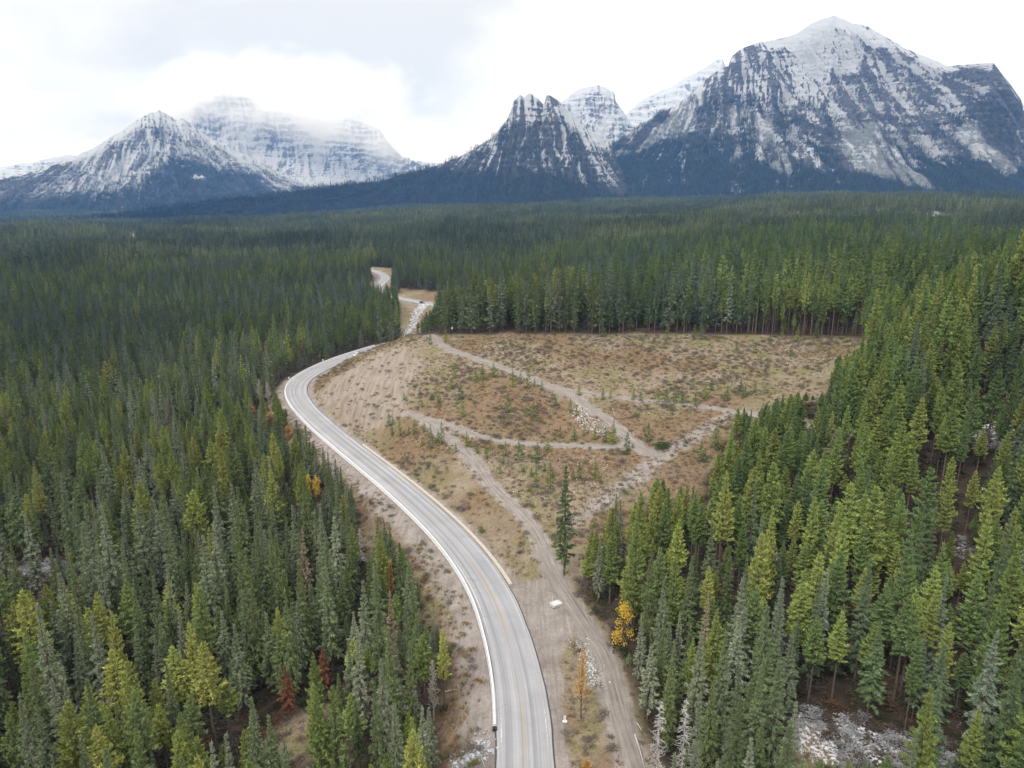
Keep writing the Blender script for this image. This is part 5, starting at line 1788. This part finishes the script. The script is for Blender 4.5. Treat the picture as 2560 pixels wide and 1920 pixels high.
for p0, p1, lab in (((1587, 1838), (1612, 1925), 'long pale fallen trunk beside the dirt track at the bottom edge'), ((1592, 1808), (1604, 1830), 'short pale fallen log above the long trunk by the track'), ((2080, 1835), (2150, 1800), 'pale fallen log on the snow patch, left end'),
                    ((2160, 1870), (2260, 1845), 'grey fallen log across the middle of the snow patch'), ((2240, 1905), (2330, 1860), 'fallen log at the right of the snow patch'), ((2110, 1372), (2130, 1350), 'pale fallen log among the right trees'),
                    ((2395, 1500), (2440, 1480), 'fallen log near the right edge'), ((1530, 1018), (1538, 1044), 'thin pale pole lying above the gravel path'), ((1110, 1728), (1145, 1722), 'thin pale log at the left verge')):
    log(p0, p1, .13 if lab.startswith(('long', 'grey')) else .09, lab)


# ------------------------------------------------------------------ cars
plain('white_car_paint', (.75, .75, .76), .3, .03, 1., .5)
plain('dark_car_paint', (.03, .035, .05), .3, .1, 1., .5)
plain('car_glass', (.02, .025, .03), .1, .1, 1., .6)
plain('tyre', (.02, .02, .02), .9, .1, 2.)
plain('lamp_white', (.8, .8, .78), .3, .05, 1.)
plain('lamp_red', (.4, .02, .02), .3, .05, 1.)


def car(px_, py_, label, paint_, off, rev=False):
    i_ = near_s(px_, py_)
    p_ = ROAD[i_] + RN[i_] * off
    rz = math.atan2(RT[i_][1], RT[i_][0]) + (math.pi if rev else 0)
    o = empty('car', (p_[0], p_[1], .065), label, 'car', rz=rz)
    side = [(-2.2, .35), (-2.25, .62), (-2.15, .88), (-1.5, .95), (1.1, .93), (1.95, .80), (2.2, .62), (2.22, .35), (1.75, .30), (-1.75, .30)]
    W = .88

    def ext(prof, w0, w1, z0, z1):
        q = np.array(prof)
        k_ = len(q)
        f_ = np.clip((q[:, 1] - z0) / (z1 - z0), 0, 1)
        w = w0 + (w1 - w0) * f_
        V = np.vstack([np.c_[q[:, 0], -w, q[:, 1]], np.c_[q[:, 0], w, q[:, 1]]])
        return V, [tuple(range(k_)), tuple(range(2 * k_ - 1, k_ - 1, -1))] + [(i, i + k_, (i + 1) % k_ + k_, (i + 1) % k_) for i in range(k_)]
    bd = mesh_obj('body', *ext(side, W, W * .95, .35, .95), MATS[paint_], o)
    mesh_obj('windows', *ext([(-1.75, .93), (-1.35, 1.34), (.35, 1.36), (1.15, .92)], W * .93, W * .74, .93, 1.36), MATS['car_glass'], o)
    mesh_obj('roof', *ext([(-1.36, 1.345), (-1.2, 1.42), (.2, 1.43), (.37, 1.355)], W * .75, W * .66, 1.34, 1.43), MATS[paint_], o)
    for wx in (-1.35, 1.35):
        for wy in (-1, 1):
            wv, wf = tube((0, -.11, 0), (0, .11, 0), .33, .33, 14)
            rim_v, rim_f = tube((0, -.12, 0), (0, .12, 0), .2, .2, 10)
            wv = np.vstack([wv, [(0, -.11, 0), (0, .11, 0)]])
            fs = [tuple(int(q) for q in f_) for f_ in wf] + [tuple(range(13, -1, -1)), tuple(range(14, 28))]
            w_ = mesh_obj('wheel', wv, fs, MATS['tyre'], o)
            w_.location = (wx, wy * (W - .07), .33)
            fs = [tuple(int(q) for q in f_) for f_ in rim_f] + [tuple(range(9, -1, -1)), tuple(range(10, 20))]
            mesh_obj('rim', rim_v, fs, MATS['steel'], w_)
    for wy in (-1, 1):
        mesh_obj('headlight', *cuboid((2.12, wy * .62 - .17, .58), (2.235, wy * .62 + .17, .72), .02), MATS['lamp_white'], o)
        mesh_obj('tail_light', *cuboid((-2.265, wy * .62 - .15, .62), (-2.16, wy * .62 + .15, .78), .02), MATS['lamp_red'], o)
    return o


car(900, 890, 'white car driving round the far side of the bend', 'white_car_paint', 1.9)
car(1065, 757, 'dark car on the far road beyond the crest', 'dark_car_paint', -1.6, True)

# ------------------------------------------------------------------ the air: haze over the whole valley, cloud on the left-hand summits
def box_obj(name, lo, hi, mat, **kw):
    (a, b_, c_), (d, e_, f_) = lo, hi
    V = [(a, b_, c_), (d, b_, c_), (d, e_, c_), (a, e_, c_), (a, b_, f_), (d, b_, f_), (d, e_, f_), (a, e_, f_)]
    return mesh_obj(name, V, [(0, 3, 2, 1), (4, 5, 6, 7), (0, 1, 5, 4), (1, 2, 6, 5), (2, 3, 7, 6), (3, 0, 4, 7)], mat, **kw)


m = bpy.data.materials.new('haze')
m.use_nodes = True
n, l = m.node_tree.nodes, m.node_tree.links
n.clear()
out = node(n, 'ShaderNodeOutputMaterial')
pv = node(n, 'ShaderNodeVolumePrincipled', inp={'Color': (.19, .45, 1.0, 1), 'Density': 5.2e-5, 'Anisotropy': 0.0, 'Absorption Color': (1, 1, 1, 1)})
l.new(pv.outputs[0], out.inputs['Volume'])
box_obj('haze', (-13500, -3600, -140), (13500, 14200, 1650), m, kind='stuff', label='thin blue haze filling the valley')


def cloud(name, px, py, d, half, seed, dens, thr, label):
    m = bpy.data.materials.new(name)
    m.use_nodes = True
    n, l = m.node_tree.nodes, m.node_tree.links
    n.clear()
    out = node(n, 'ShaderNodeOutputMaterial')
    tc = node(n, 'ShaderNodeTexCoord').outputs['Object']
    pos = node(n, 'ShaderNodeNewGeometry').outputs['Position']
    nz_ = noise(n, l, mapping(n, l, pos, (1 / 520, 1 / 520, 1 / 330)), 1.0, 6, .58, .4)
    ln = node(n, 'ShaderNodeVectorMath', operation='LENGTH')
    l.new(tc, ln.inputs[0])
    fall = mth(n, l, 'SUBTRACT', 1.0, mth(n, l, 'POWER', ln.outputs['Value'], 2.5), True)
    dn = mth(n, l, 'SUBTRACT', mth(n, l, 'ADD', nz_, mth(n, l, 'MULTIPLY', fall, .30)), thr)
    dn = mth(n, l, 'MULTIPLY', mth(n, l, 'MULTIPLY', dn, fall, True), dens, False)
    dn = mth(n, l, 'MAXIMUM', dn, 0.0)
    pv = node(n, 'ShaderNodeVolumePrincipled', inp={'Color': (1, 1, 1, 1), 'Anisotropy': 0.0})
    l.new(dn, pv.inputs['Density'])
    l.new(pv.outputs[0], out.inputs['Volume'])
    c_ = at_dist(px, py, d)
    th, ph = np.meshgrid(np.linspace(0, 2 * math.pi, 25)[:-1], np.linspace(0, math.pi, 13)[1:-1], indexing='ij')
    V = np.stack([np.cos(th) * np.sin(ph), np.sin(th) * np.sin(ph), np.cos(ph)], -1).reshape(-1, 3)
    V = np.vstack([V, [(0, 0, 1), (0, 0, -1)]])
    F_ = []
    for i in range(24):
        i2 = (i + 1) % 24
        for j in range(10):
            F_.append((i * 11 + j, i * 11 + j + 1, i2 * 11 + j + 1, i2 * 11 + j))
        F_.append((264, i * 11, i2 * 11))
        F_.append((265, i2 * 11 + 10, i * 11 + 10))
    o = mesh_obj(name, V, F_, m, kind='stuff', label=label)
    o.location = c_
    o.scale = half
    return o


cloud('cloud', 690, 255, 7700, (1850, 900, 580), 1, .016, .635, 'white cloud drifting across the tall left mountain')
cloud('cloud', 1000, 345, 8000, (700, 600, 400), 2, .007, .60, 'low white cloud at the right foot of the cloudy mountain')
